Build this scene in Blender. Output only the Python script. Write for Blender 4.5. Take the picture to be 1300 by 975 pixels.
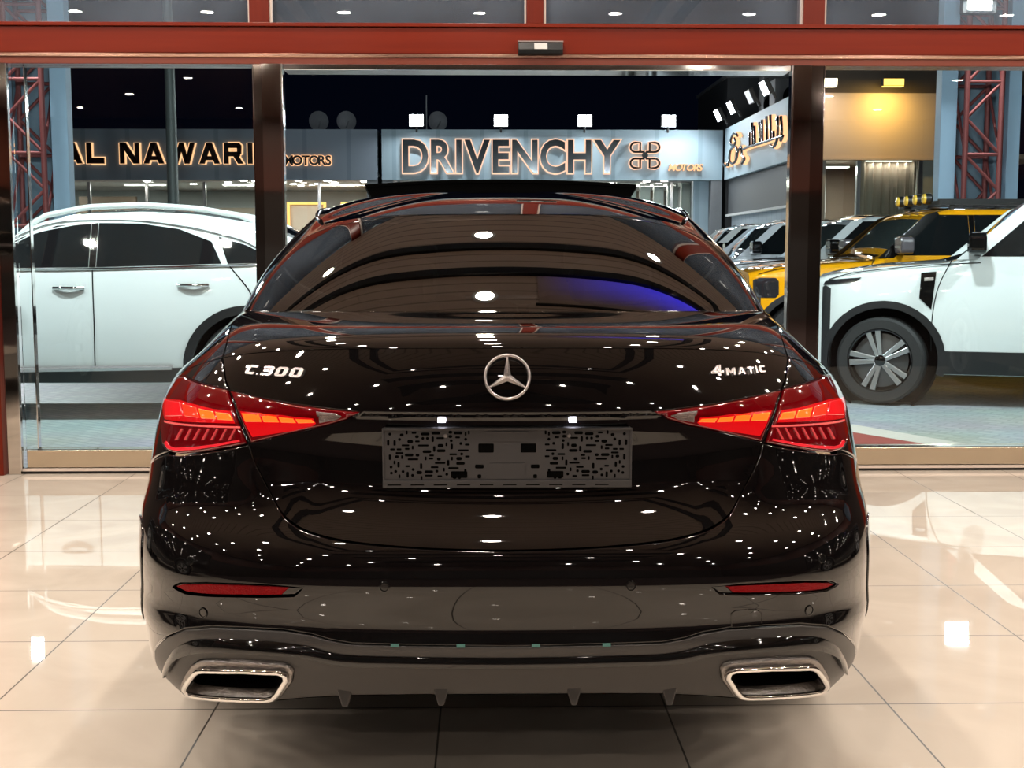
import bpy, bmesh, math, random
import numpy as np
from mathutils import Vector, Matrix, geometry
for _o in list(bpy.data.objects): bpy.data.objects.remove(_o)
SC=bpy.context.scene; COL=SC.collection
R_=math.radians
# ------------------------------------------------------------ camera, sky, exposure
_cd=bpy.data.cameras.new('camera'); CAM=bpy.data.objects.new('camera',_cd); COL.objects.link(CAM)
_cd.sensor_width=36.0; _cd.lens=36.0*1600/1300; _cd.clip_start=.02; _cd.clip_end=300
CAM.location=(0,0,1.22); CAM.rotation_euler=(R_(90-5.96),0,R_(-1.25))
SC.camera=CAM
SC.view_settings.view_transform='Standard'; SC.view_settings.look='None'
SC.view_settings.exposure=0.0; SC.view_settings.gamma=1.0; SC.view_settings.use_curve_mapping=False
SC.cycles.max_bounces=10; SC.cycles.transparent_max_bounces=16; SC.cycles.caustics_reflective=False; SC.cycles.caustics_refractive=False
SC.cycles.use_denoising=True; SC.cycles.sample_clamp_indirect=6.0
_w=bpy.data.worlds.new('night_sky'); SC.world=_w; _w.use_nodes=True
_b=_w.node_tree.nodes['Background']; _b.inputs[0].default_value=(.0007,.0012,.0036,1); _b.inputs[1].default_value=1.0
DOWN=455.0        # radiance of the showroom's ceiling spots
OUT_W=420.0      # watts of each added floodlight outside
# ------------------------------------------------------------ object helpers
def link(name,me,mat=None,parent=None,loc=None,rz=0):
    o=bpy.data.objects.new(name,me); COL.objects.link(o)
    if mat is not None:
        for m in (mat if isinstance(mat,(list,tuple)) else [mat]): me.materials.append(m)
    if parent is not None: o.parent=parent
    if loc is not None: o.location=loc
    if rz: o.rotation_euler=(0,0,rz)
    return o
def tag(o,label,cat,group=None,kind=None):
    o['label']=label; o['category']=cat
    if group: o['group']=group
    if kind: o['kind']=kind
    return o
def thing(name,label,cat,loc=(0,0,0),rz=0,group=None):
    o=bpy.data.objects.new(name,None); COL.objects.link(o); o.empty_display_size=.1
    o.location=loc; o.rotation_euler=(0,0,rz)
    return tag(o,label,cat,group)
def copy_tree(o,loc=None,label=None):
    c=o.copy(); COL.objects.link(c)
    if loc is not None: c.location=loc
    if label: c['label']=label
    for ch in list(o.children):
        d=ch.copy(); COL.objects.link(d); d.parent=c
        for g in list(ch.children):
            e=g.copy(); COL.objects.link(e); e.parent=d
    return c
def struct(o): o['kind']='structure'; return o
class MB:
    """collects polygons and builds them as one mesh"""
    def __init__(s): s.v=[];s.n=[];s.f=[];s.m=[]
    def add(s,verts,faces,norms=None,mi=0):
        b=len(s.v); s.v+=[tuple(map(float,p)) for p in verts]
        s.n+=[tuple(map(float,p)) for p in norms] if norms is not None else [(0.,0.,0.)]*len(verts)
        s.f+=[tuple(b+i for i in f) for f in faces]; s.m+=[mi]*len(faces); return s
    def box(s,x0,x1,y0,y1,z0,z1,mi=0):
        v=[(x,y,z) for z in (z0,z1) for y in (y0,y1) for x in (x0,x1)]
        return s.add(v,[(0,2,3,1),(4,5,7,6),(0,1,5,4),(2,6,7,3),(0,4,6,2),(1,3,7,5)],None,mi)
    def bar(s,p,q,w,h=None,mi=0,up=(0,0,1)):
        p=Vector(p);q=Vector(q);h=h or w;d=(q-p).normalized();u=Vector(up)
        if abs(d.dot(u))>.95: u=Vector((0,1,0))
        a=d.cross(u).normalized()*w/2;b=d.cross(a).normalized()*h/2
        v=[p-a-b,p+a-b,p+a+b,p-a+b,q-a-b,q+a-b,q+a+b,q-a+b]
        return s.add(v,[(3,2,1,0),(4,5,6,7),(0,1,5,4),(1,2,6,5),(2,3,7,6),(3,0,4,7)],None,mi)
    def tube(s,pts,r,n=8,closed=False,mi=0,flat=1.0):
        pts=[Vector(p) for p in pts];k=len(pts);rings=[]
        rr=r if isinstance(r,(list,tuple)) else [r]*k
        u=None
        for i,p in enumerate(pts):
            d=(pts[(i+1)%k]-pts[i-1]) if closed else (pts[min(i+1,k-1)]-pts[max(i-1,0)])
            d.normalize()
            if u is None: u=d.orthogonal().normalized()
            else: u=(u-d*u.dot(d)).normalized()
            w=d.cross(u)
            rings.append([p+(u*math.cos(2*math.pi*j/n)+w*math.sin(2*math.pi*j/n)*flat)*rr[i] for j in range(n)])
        v=[q for rg in rings for q in rg];f=[]
        for i in range(k if closed else k-1):
            for j in range(n):
                a=i*n+j;b=i*n+(j+1)%n;c=((i+1)%k)*n+(j+1)%n;d=((i+1)%k)*n+j
                f.append((a,b,c,d))
        if not closed: f+=[tuple(range(n))[::-1],tuple((k-1)*n+j for j in range(n))]
        return s.add(v,f,None,mi)
    def lathe(s,prof,axis='y',n=48,c=(0,0,0),mi=0):
        """prof: (radius, along the axis)"""
        v=[];f=[];k=len(prof)
        for j in range(n):
            t=2*math.pi*j/n
            for r,h in prof:
                a,b=r*math.cos(t),r*math.sin(t)
                v.append((c[0]+a,c[1]+h,c[2]+b) if axis=='y' else ((c[0]+a,c[1]+b,c[2]+h) if axis=='z' else (c[0]+h,c[1]+a,c[2]+b)))
        for j in range(n):
            for i in range(k-1): f.append((j*k+i,j*k+i+1,((j+1)%n)*k+i+1,((j+1)%n)*k+i))
        return s.add(v,f,None,mi)
    def prism(s,poly,to3,d0,d1,mi=0):
        """extruded polygon; to3(p,q,d) gives the point"""
        n=len(poly);v=[to3(p,q,d0) for p,q in poly]+[to3(p,q,d1) for p,q in poly]
        f=[tuple(range(n))[::-1],tuple(range(n,2*n))]+[(i,(i+1)%n,n+(i+1)%n,n+i) for i in range(n)]
        return s.add(v,f,None,mi)
    def grid(s,P,N=None,closed=False,mi=0):
        r,c=P.shape[:2];f=[]
        for i in range(r-1):
            for j in range(c-1): f.append((i*c+j,i*c+j+1,(i+1)*c+j+1,(i+1)*c+j))
        return s.add(P.reshape(-1,3),f,None if N is None else N.reshape(-1,3),mi)
    def mesh(s,name,smooth=None,fixn=True):
        me=bpy.data.meshes.new(name); me.from_pydata(s.v,[],s.f)
        has=any(n!=(0.,0.,0.) for n in s.n)
        if s.m and max(s.m)>0:
            for p,i in zip(me.polygons,s.m): p.material_index=i
        if fixn and not has:
            bm=bmesh.new(); bm.from_mesh(me); bmesh.ops.recalc_face_normals(bm,faces=bm.faces); bm.to_mesh(me); bm.free()
        if has:
            for p in me.polygons: p.use_smooth=True
            me.normals_split_custom_set_from_vertices(s.n)
        elif smooth is not None:
            bm=bmesh.new(); bm.from_mesh(me)
            for f_ in bm.faces: f_.smooth=True
            for e in bm.edges:
                if len(e.link_faces)==2 and e.calc_face_angle(0)>R_(smooth): e.smooth=False
            bm.to_mesh(me); bm.free()
        me.update(); return me
    def build(s,name,mat,parent=None,smooth=None,bevel=0,loc=None,rz=0,fixn=True):
        o=link(name,s.mesh(name,smooth,fixn),mat,parent,loc,rz)
        if bevel:
            b=o.modifiers.new('bevel','BEVEL'); b.width=bevel; b.segments=2; b.limit_method='ANGLE'; b.angle_limit=R_(40)
        return o
# ------------------------------------------------------------ materials
def nodes(name):
    m=bpy.data.materials.new(name); m.use_nodes=True; nt=m.node_tree
    return m,nt,nt.nodes['Principled BSDF'],nt.nodes['Material Output']
def M(name,col,rough=.5,metal=0,spec=.5,coat=0,emit=None,es=0,bump=0,bscale=40,var=0,vscale=6):
    m,nt,p,o=nodes(name); N=nt.nodes; Lk=nt.links
    p.inputs['Base Color'].default_value=(*col,1); p.inputs['Roughness'].default_value=rough
    p.inputs['Metallic'].default_value=metal; p.inputs['Specular IOR Level'].default_value=spec
    p.inputs['Coat Weight'].default_value=coat; p.inputs['Coat Roughness'].default_value=.02
    if emit: p.inputs['Emission Color'].default_value=(*emit,1); p.inputs['Emission Strength'].default_value=es
    tc=N.new('ShaderNodeTexCoord')
    if var:
        nz=N.new('ShaderNodeTexNoise'); nz.inputs['Scale'].default_value=vscale; nz.inputs['Detail'].default_value=5
        Lk.new(tc.outputs['Object'],nz.inputs['Vector'])
        mx=N.new('ShaderNodeMixRGB'); mx.inputs[1].default_value=(*[c*(1-var) for c in col],1); mx.inputs[2].default_value=(*[min(1,c*(1+var)) for c in col],1)
        Lk.new(nz.outputs['Fac'],mx.inputs[0]); Lk.new(mx.outputs[0],p.inputs['Base Color'])
    if bump:
        nb=N.new('ShaderNodeTexNoise'); nb.inputs['Scale'].default_value=bscale; nb.inputs['Detail'].default_value=4
        Lk.new(tc.outputs['Object'],nb.inputs['Vector'])
        b=N.new('ShaderNodeBump'); b.inputs['Strength'].default_value=bump; b.inputs['Distance'].default_value=.01
        Lk.new(nb.outputs['Fac'],b.inputs['Height']); Lk.new(b.outputs[0],p.inputs['Normal'])
    return m
def emitter(name,col,st):
    m=bpy.data.materials.new(name); m.use_nodes=True; nt=m.node_tree; nt.nodes.clear()
    e=nt.nodes.new('ShaderNodeEmission'); e.inputs[0].default_value=(*col,1); e.inputs[1].default_value=st
    o=nt.nodes.new('ShaderNodeOutputMaterial'); nt.links.new(e.outputs[0],o.inputs[0]); return m
def glass(name,tint=(.93,.96,.95),ior=1.45,rough=0.0,refl=1.0):
    """thin clear or tinted pane: fresnel reflection over straight see-through"""
    m=bpy.data.materials.new(name); m.use_nodes=True; nt=m.node_tree; nt.nodes.clear()
    t=nt.nodes.new('ShaderNodeBsdfTransparent'); t.inputs[0].default_value=(*tint,1)
    g=nt.nodes.new('ShaderNodeBsdfGlossy'); g.inputs['Roughness'].default_value=rough; g.inputs[0].default_value=(refl,refl,refl,1)
    f=nt.nodes.new('ShaderNodeFresnel'); f.inputs[0].default_value=ior
    x=nt.nodes.new('ShaderNodeMixShader'); o=nt.nodes.new('ShaderNodeOutputMaterial')
    nt.links.new(f.outputs[0],x.inputs[0]); nt.links.new(t.outputs[0],x.inputs[1]); nt.links.new(g.outputs[0],x.inputs[2]); nt.links.new(x.outputs[0],o.inputs[0])
    return m
def mathn(nt,op,a,b=None):
    n=nt.nodes.new('ShaderNodeMath'); n.operation=op
    for i,k in enumerate((a,b)):
        if k is None: continue
        if isinstance(k,(int,float)): n.inputs[i].default_value=k
        else: nt.links.new(k,n.inputs[i])
    return n.outputs[0]
def tile_mat():
    m,nt,p,o=nodes('polished_porcelain_tile'); N=nt.nodes; Lk=nt.links
    tc=N.new('ShaderNodeTexCoord'); sx=N.new('ShaderNodeSeparateXYZ'); Lk.new(tc.outputs['Object'],sx.inputs[0])
    def line(c,off):
        f=mathn(nt,'FRACT',mathn(nt,'DIVIDE',mathn(nt,'SUBTRACT',c,off-.303-60.6),.606))
        return mathn(nt,'LESS_THAN',mathn(nt,'ABSOLUTE',mathn(nt,'SUBTRACT',f,.5)),.0042)
    g=mathn(nt,'MAXIMUM',line(sx.outputs[0],-.12),line(sx.outputs[1],3.292))
    nz=N.new('ShaderNodeTexNoise'); nz.inputs['Scale'].default_value=1.6; nz.inputs['Detail'].default_value=7; nz.inputs['Distortion'].default_value=1.5
    Lk.new(tc.outputs['Object'],nz.inputs['Vector'])
    r=N.new('ShaderNodeValToRGB'); r.color_ramp.elements[0].position=.3; r.color_ramp.elements[0].color=(.60,.52,.44,1); r.color_ramp.elements[1].position=.7; r.color_ramp.elements[1].color=(.73,.65,.56,1)
    Lk.new(nz.outputs['Fac'],r.inputs[0])
    mx=N.new('ShaderNodeMixRGB'); mx.inputs[2].default_value=(.09,.075,.06,1); Lk.new(g,mx.inputs[0]); Lk.new(r.outputs[0],mx.inputs[1]); Lk.new(mx.outputs[0],p.inputs['Base Color'])
    p.inputs['Roughness'].default_value=.06; p.inputs['Specular IOR Level'].default_value=.5
    rr=mathn(nt,'ADD',mathn(nt,'MULTIPLY',g,.5),.011); Lk.new(rr,p.inputs['Roughness'])
    return m
def paver_mat():
    m,nt,p,o=nodes('grey_block_paving'); N=nt.nodes; Lk=nt.links
    tc=N.new('ShaderNodeTexCoord'); mp=N.new('ShaderNodeMapping'); mp.inputs['Rotation'].default_value=(0,0,R_(38)); Lk.new(tc.outputs['Object'],mp.inputs[0])
    b=N.new('ShaderNodeTexBrick'); b.inputs['Scale'].default_value=3.2; b.inputs['Mortar Size'].default_value=.03; b.inputs['Color1'].default_value=(.46,.50,.50,1); b.inputs['Color2'].default_value=(.36,.40,.405,1); b.inputs['Mortar'].default_value=(.32,.355,.36,1)
    Lk.new(mp.outputs[0],b.inputs[0])
    nz=N.new('ShaderNodeTexNoise'); nz.inputs['Scale'].default_value=.9; Lk.new(tc.outputs['Object'],nz.inputs['Vector'])
    mx=N.new('ShaderNodeMixRGB'); mx.blend_type='MULTIPLY'; mx.inputs[0].default_value=.5; Lk.new(b.outputs[0],mx.inputs[1]); Lk.new(nz.outputs['Color'],mx.inputs[2]); Lk.new(mx.outputs[0],p.inputs['Base Color'])
    p.inputs['Roughness'].default_value=.55
    return m
def slat_mat():
    """brown linear slat ceiling: slats run along x"""
    m,nt,p,o=nodes('brown_slat_ceiling'); N=nt.nodes; Lk=nt.links
    tc=N.new('ShaderNodeTexCoord'); sx=N.new('ShaderNodeSeparateXYZ'); Lk.new(tc.outputs['Object'],sx.inputs[0])
    f=mathn(nt,'FRACT',mathn(nt,'MULTIPLY',mathn(nt,'ADD',sx.outputs[1],50),1/.12))
    g=mathn(nt,'LESS_THAN',f,.14)
    mx=N.new('ShaderNodeMixRGB'); mx.inputs[1].default_value=(.70,.54,.45,1); mx.inputs[2].default_value=(.40,.30,.24,1); Lk.new(g,mx.inputs[0]); Lk.new(mx.outputs[0],p.inputs['Base Color'])
    p.inputs['Roughness'].default_value=.5
    return m
def wood_mat(name,c1,c2,axis=0):
    m,nt,p,o=nodes(name); N=nt.nodes; Lk=nt.links
    tc=N.new('ShaderNodeTexCoord'); mp=N.new('ShaderNodeMapping'); s=[30,30,30]; s[axis]=1.2; mp.inputs['Scale'].default_value=s; Lk.new(tc.outputs['Object'],mp.inputs[0])
    nz=N.new('ShaderNodeTexNoise'); nz.inputs['Scale'].default_value=1.0; nz.inputs['Detail'].default_value=6; nz.inputs['Distortion'].default_value=.6; Lk.new(mp.outputs[0],nz.inputs['Vector'])
    mx=N.new('ShaderNodeMixRGB'); mx.inputs[1].default_value=(*c1,1); mx.inputs[2].default_value=(*c2,1); Lk.new(nz.outputs['Fac'],mx.inputs[0]); Lk.new(mx.outputs[0],p.inputs['Base Color'])
    p.inputs['Roughness'].default_value=.28; p.inputs['Specular IOR Level'].default_value=.18
    return m
def wave_panel(name,c1,c2,scale,axis=0,rough=.6):
    m,nt,p,o=nodes(name); N=nt.nodes; Lk=nt.links
    tc=N.new('ShaderNodeTexCoord'); sx=N.new('ShaderNodeSeparateXYZ'); Lk.new(tc.outputs['Object'],sx.inputs[0])
    f=mathn(nt,'FRACT',mathn(nt,'MULTIPLY',mathn(nt,'ADD',sx.outputs[axis],80),scale)); g=mathn(nt,'LESS_THAN',f,.1)
    mx=N.new('ShaderNodeMixRGB'); mx.inputs[1].default_value=(*c1,1); mx.inputs[2].default_value=(*c2,1); Lk.new(g,mx.inputs[0]); Lk.new(mx.outputs[0],p.inputs['Base Color'])
    p.inputs['Roughness'].default_value=rough
    return m
PAINT=M('black_car_paint',(.0035,.003,.0032),.03,0,.2,1.0)
GLOSSBLK=M('gloss_black_plastic',(.004,.004,.004),.06,0,.5,.6)
SATIN=M('dark_grey_plastic',(.040,.037,.036),.36,0,.45)
MATTE=M('matt_black',(.004,.004,.004),.7,0,.12)
RUBBER=M('tyre_rubber',(.012,.012,.012),.65,bump=.2,bscale=60)
CHROME=M('chrome',(.86,.85,.84),.06,1)
ALU=M('satin_aluminium',(.62,.62,.63),.28,1)
MIRROR=M('mirror_polished_steel',(.72,.66,.60),.035,1)
DARKMIR=M('dark_mirror_steel',(.40,.34,.30),.05,1)
CHAMP=M('champagne_steel',(.80,.68,.52),.18,1)
BEAM=wood_mat('red_lacquered_wood',(.125,.0095,.003),(.19,.019,.0055),0)
BEAMV=wood_mat('red_lacquered_wood_upright',(.10,.009,.0035),(.15,.016,.006),2)
PANE=glass('clear_pane')
def dusty(name,film,scale):
    m=glass(name);nt=m.node_tree;out=[n for n in nt.nodes if n.type=='OUTPUT_MATERIAL'][0];sh=out.inputs[0].links[0].from_socket
    d=nt.nodes.new('ShaderNodeBsdfDiffuse');d.inputs[0].default_value=(.50,.58,.72,1);t=nt.nodes.new('ShaderNodeBsdfTranslucent');t.inputs[0].default_value=(.55,.62,.72,1)
    a=nt.nodes.new('ShaderNodeAddShader');nt.links.new(d.outputs[0],a.inputs[0]);nt.links.new(t.outputs[0],a.inputs[1])
    tc=nt.nodes.new('ShaderNodeTexCoord');nz=nt.nodes.new('ShaderNodeTexNoise');nz.inputs['Scale'].default_value=scale;nz.inputs['Detail'].default_value=8;nt.links.new(tc.outputs['Object'],nz.inputs['Vector'])
    f=mathn(nt,'MULTIPLY',mathn(nt,'POWER',nz.outputs['Fac'],1.0),film);x=nt.nodes.new('ShaderNodeMixShader');nt.links.new(f,x.inputs[0]);nt.links.new(sh,x.inputs[1]);nt.links.new(a.outputs[0],x.inputs[2]);nt.links.new(x.outputs[0],out.inputs[0]);return m
DUSTY=dusty('dusty_transom_pane',.12,2.0)
CARGLASS=glass('privacy_glass',(.10,.085,.075),1.85)
DARKGL=M('dark_tinted_window',(.006,.008,.009),.03,0,.6,.3)
FRONTGL=glass('lightly_tinted_windscreen',(.55,.62,.60),1.5)
# ---------------------------------------------------------------- smooth tables
class Spl:
    """clamped cubic spline through a table (zero end slopes unless given)"""
    def __init__(s,xs,ys,m0=None,m1=None):
        x=np.array(xs,float);y=np.array(ys,float);n=len(x)
        A=np.zeros((n,n));b=np.zeros(n);h=np.diff(x);d=np.diff(y)/h
        if m0 is None: m0=d[0]
        if m1 is None: m1=d[-1]
        A[0,0]=1;b[0]=m0;A[-1,-1]=1;b[-1]=m1
        for i in range(1,n-1):
            A[i,i-1]=h[i];A[i,i]=2*(h[i-1]+h[i]);A[i,i+1]=h[i-1]
            b[i]=3*(h[i]*d[i-1]+h[i-1]*d[i])
        s.x=x;s.y=y;s.m=np.linalg.solve(A,b)
    def __call__(s,t):
        t=np.asarray(t,float);x=s.x
        tc=np.clip(t,x[0],x[-1])
        i=np.clip(np.searchsorted(x,tc,side='right')-1,0,len(x)-2)
        h=x[i+1]-x[i];u=(tc-x[i])/h
        r=(2*u**3-3*u**2+1)*s.y[i]+(u**3-2*u**2+u)*h*s.m[i]+(-2*u**3+3*u**2)*s.y[i+1]+(u**3-u**2)*h*s.m[i+1]
        return r+np.where(t<x[0],(t-x[0])*s.m[0],0)+np.where(t>x[-1],(t-x[-1])*s.m[-1],0)
def sstep(e0,e1,x):
    t=np.clip((np.asarray(x,float)-e0)/(e1-e0),0,1);return t*t*(3-2*t)
CARLEN=4.74
# lower body, by height z: half width, rear end at the centreline, front end at the centreline, corner fullness
W_Z =Spl([.20,.27,.34,.42,.52,.62,.72,.82,.90,.97,1.04],[.855,.879,.886,.894,.900,.902,.897,.881,.850,.800,.74])
YR_Z=Spl([.20,.27,.36,.415,.445,.49,.54,.59,.625,.66,.72,.80,.883,.93,.98,1.03],[.15,.075,.032,.0115,.0165,.0095,.0,.006,.022,.052,.064,.068,.058,.066,.080,.104])
YF_Z=Spl([.20,.3,.45,.6,.75,.9,1.05],[4.50,4.64,4.72,4.74,4.66,4.50,4.3])
C1_Z=Spl([.20,.30,.45,.60,.80,1.0],[.86,.86,.84,.80,.74,.70])
C2_Z=Spl([.20,.30,.45,.60,.80,1.0],[.10,.12,.16,.20,.26,.30])
DR=.85
def L(a,z):
    """lower body: a 0 rear centre .. 1 end of rear corner .. 2 start of front corner .. 3 front centre (a<0 = left)"""
    a=np.asarray(a,float);z=np.asarray(z,float)
    sg=np.where(a<0,-1.,1.);t=np.abs(a)
    w=W_Z(z);yr=YR_Z(z);yf=YF_Z(z);c1=C1_Z(z);c2=C2_Z(z)
    u=np.clip(t,0,1)
    def bez(p0,p1,p2,p3,u): return (1-u)**3*p0+3*(1-u)**2*u*p1+3*(1-u)*u*u*p2+u**3*p3
    xr=bez(0,c1*w,w,w,u);yrr=bez(yr,yr,yr+c2*DR,yr+DR,u)
    uf=np.clip(3-t,0,1)
    xf=bez(0,.72*w,w,w,uf);yff=bez(yf,yf,yf-.3*1.0,yf-1.0,uf)
    k=np.clip(t-1,0,1)
    xs=w;ys=(yr+DR)*(1-k)+(yf-1.0)*k
    x=np.where(t<1,xr,np.where(t>2,xf,xs));y=np.where(t<1,yrr,np.where(t>2,yff,ys))
    # number plate recess in the boot lid: undercut at its top, fading out sideways and downward
    rec=.034*(1-sstep(.40,.58,x))*sstep(.885,.879,z)*sstep(.64,.74,z)*(t<1)
    y=y+rec
    return np.stack([sg*x,y,z],-1)
ZTOP=Spl([0,.2,.4,.55,.7,.85,1.0,1.3,2.0,2.3,2.7,3.0],[1.024,1.021,1.008,.985,.945,.905,.885,.885,.89,.86,.76,.72],0,0)
C1X=Spl([0,.25,.5,.66,.8,1.0,1.4,1.8,2.0,2.3,2.7,3.0],[0,.31,.575,.675,.700,.715,.735,.74,.73,.66,.33,0])
C1Y=Spl([0,.25,.5,.66,.8,1.0,1.4,1.8,2.0,2.3,2.7,3.0],[.52,.545,.64,.78,.92,1.15,2.05,2.9,3.25,3.42,3.56,3.60],0,0)
C1Zz=Spl([0,.25,.5,.66,.8,1.0,1.4,1.8,2.0,2.3,2.7,3.0],[1.078,1.077,1.073,1.068,1.062,1.045,1.00,.975,.97,.985,1.0,1.005],0,0)
C2X=Spl([0,.25,.5,.66,.8,1.0,1.4,1.8,2.0,2.3,2.7,3.0],[0,.23,.44,.540,.585,.606,.612,.59,.575,.52,.27,0])
C2Y=Spl([0,.25,.5,.66,.8,1.0,1.4,1.8,2.0,2.3,2.7,3.0],[1.16,1.175,1.24,1.36,1.52,1.80,2.3,2.65,2.80,2.90,2.97,3.0],0,0)
C2Zz=Spl([0,.25,.5,.66,.8,1.0,1.4,1.8,2.0,2.3,2.7,3.0],[1.330,1.329,1.318,1.308,1.330,1.358,1.374,1.368,1.355,1.355,1.375,1.38],0,0)
def _sg(a): return np.where(a<0,-1.,1.),np.abs(np.asarray(a,float))
def C1(a):
    s,t=_sg(a);return np.stack([s*C1X(t),C1Y(t),C1Zz(t)],-1)
def C2(a):
    s,t=_sg(a);return np.stack([s*C2X(t),C2Y(t),C2Zz(t)],-1)
def G(a,s):
    """glasshouse between the belt line (s=0) and the roof edge (s=1)"""
    a=np.asarray(a,float);s=np.asarray(s,float)
    p=C1(a)*(1-s)[...,None]+C2(a)*s[...,None]
    sg,t=_sg(a)
    e=1e-3;tan=C1(t+e)-C1(t-e);n=np.stack([tan[...,1],-tan[...,0],0*t],-1)
    n/=np.linalg.norm(n,axis=-1)[...,None]+1e-9;n[...,0]*=sg
    b=.010*(1-sstep(.5,.8,t))+.030*sstep(.5,.8,t)
    up=np.where(t<.9,.5,.12)*0+.5*(1-sstep(.45,.9,t))
    bb=(b*4*s*(1-s))[...,None]
    p=p+bb*n+np.stack([0*t,0*t,up*b*4*s*(1-s)],-1)
    return p
def H(a,r):
    """boot deck, shoulders and bonnet: from the top of the lower body (r=0) to the belt line (r=1)"""
    a=np.asarray(a,float);r=np.asarray(r,float)
    sg,t=_sg(a);z=ZTOP(t);e=2e-3
    p0=L(a,z);d0=L(a,z)-L(a,z-e*3);d0/=np.linalg.norm(d0,axis=-1)[...,None]
    p1=C1(a);ln=np.linalg.norm(p1-p0,axis=-1)
    flat=p1-p0;flat=flat*np.array([1,1,.0]);fl=np.linalg.norm(flat,axis=-1)[...,None]+1e-9;flat=flat/fl
    deck=flat+np.stack([0*t,0*t,.06+0*t],-1)
    gt=G(a,0*t+.02)-G(a,0*t);gt/=np.linalg.norm(gt,axis=-1)[...,None]+1e-9
    q=(sstep(.60,.78,t)*(1-sstep(1.1,1.3,t)))[...,None]
    t1=(deck*(1-q)+gt*q)
    m0=(.10+.04*sstep(.35,.75,t))[...,None]*np.where(t>2,.6,1)[...,None]
    m1=(ln*1.15)[...,None]
    r=r[...,None]
    return (2*r**3-3*r**2+1)*p0+(r**3-2*r**2+r)*d0*m0*1.6+(-2*r**3+3*r**2)*p1+(r**3-r**2)*t1*m1
ZS=Spl([1.15,1.9,2.3,2.7,3.1],[1.335,1.422,1.442,1.441,1.405])
def R(a,r):
    """roof: from its edge (r=0) to the centre line (r=1)"""
    a=np.asarray(a,float);r=np.asarray(r,float)
    p=C2(a);yc=np.clip(p[...,1],2.0,2.75)+0*r
    zs=ZS(yc);t=np.abs(a);k=1-(1-r)**(2+1.8*sstep(.6,1.0,t)*(1-sstep(2.,2.5,t)))
    return np.stack([p[...,0]*(1-r),p[...,1]*(1-r)+yc*r,p[...,2]*(1-k)+zs*k],-1)
CAR_X,CAR_Y,CAR_RZ=.046,2.5,math.radians(-.43)
def w2(p):
    c,s=math.cos(CAR_RZ),math.sin(CAR_RZ);p=np.asarray(p,float)
    return np.stack([c*p[...,0]-s*p[...,1]+CAR_X,s*p[...,0]+c*p[...,1]+CAR_Y,p[...,2]],-1)
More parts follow.
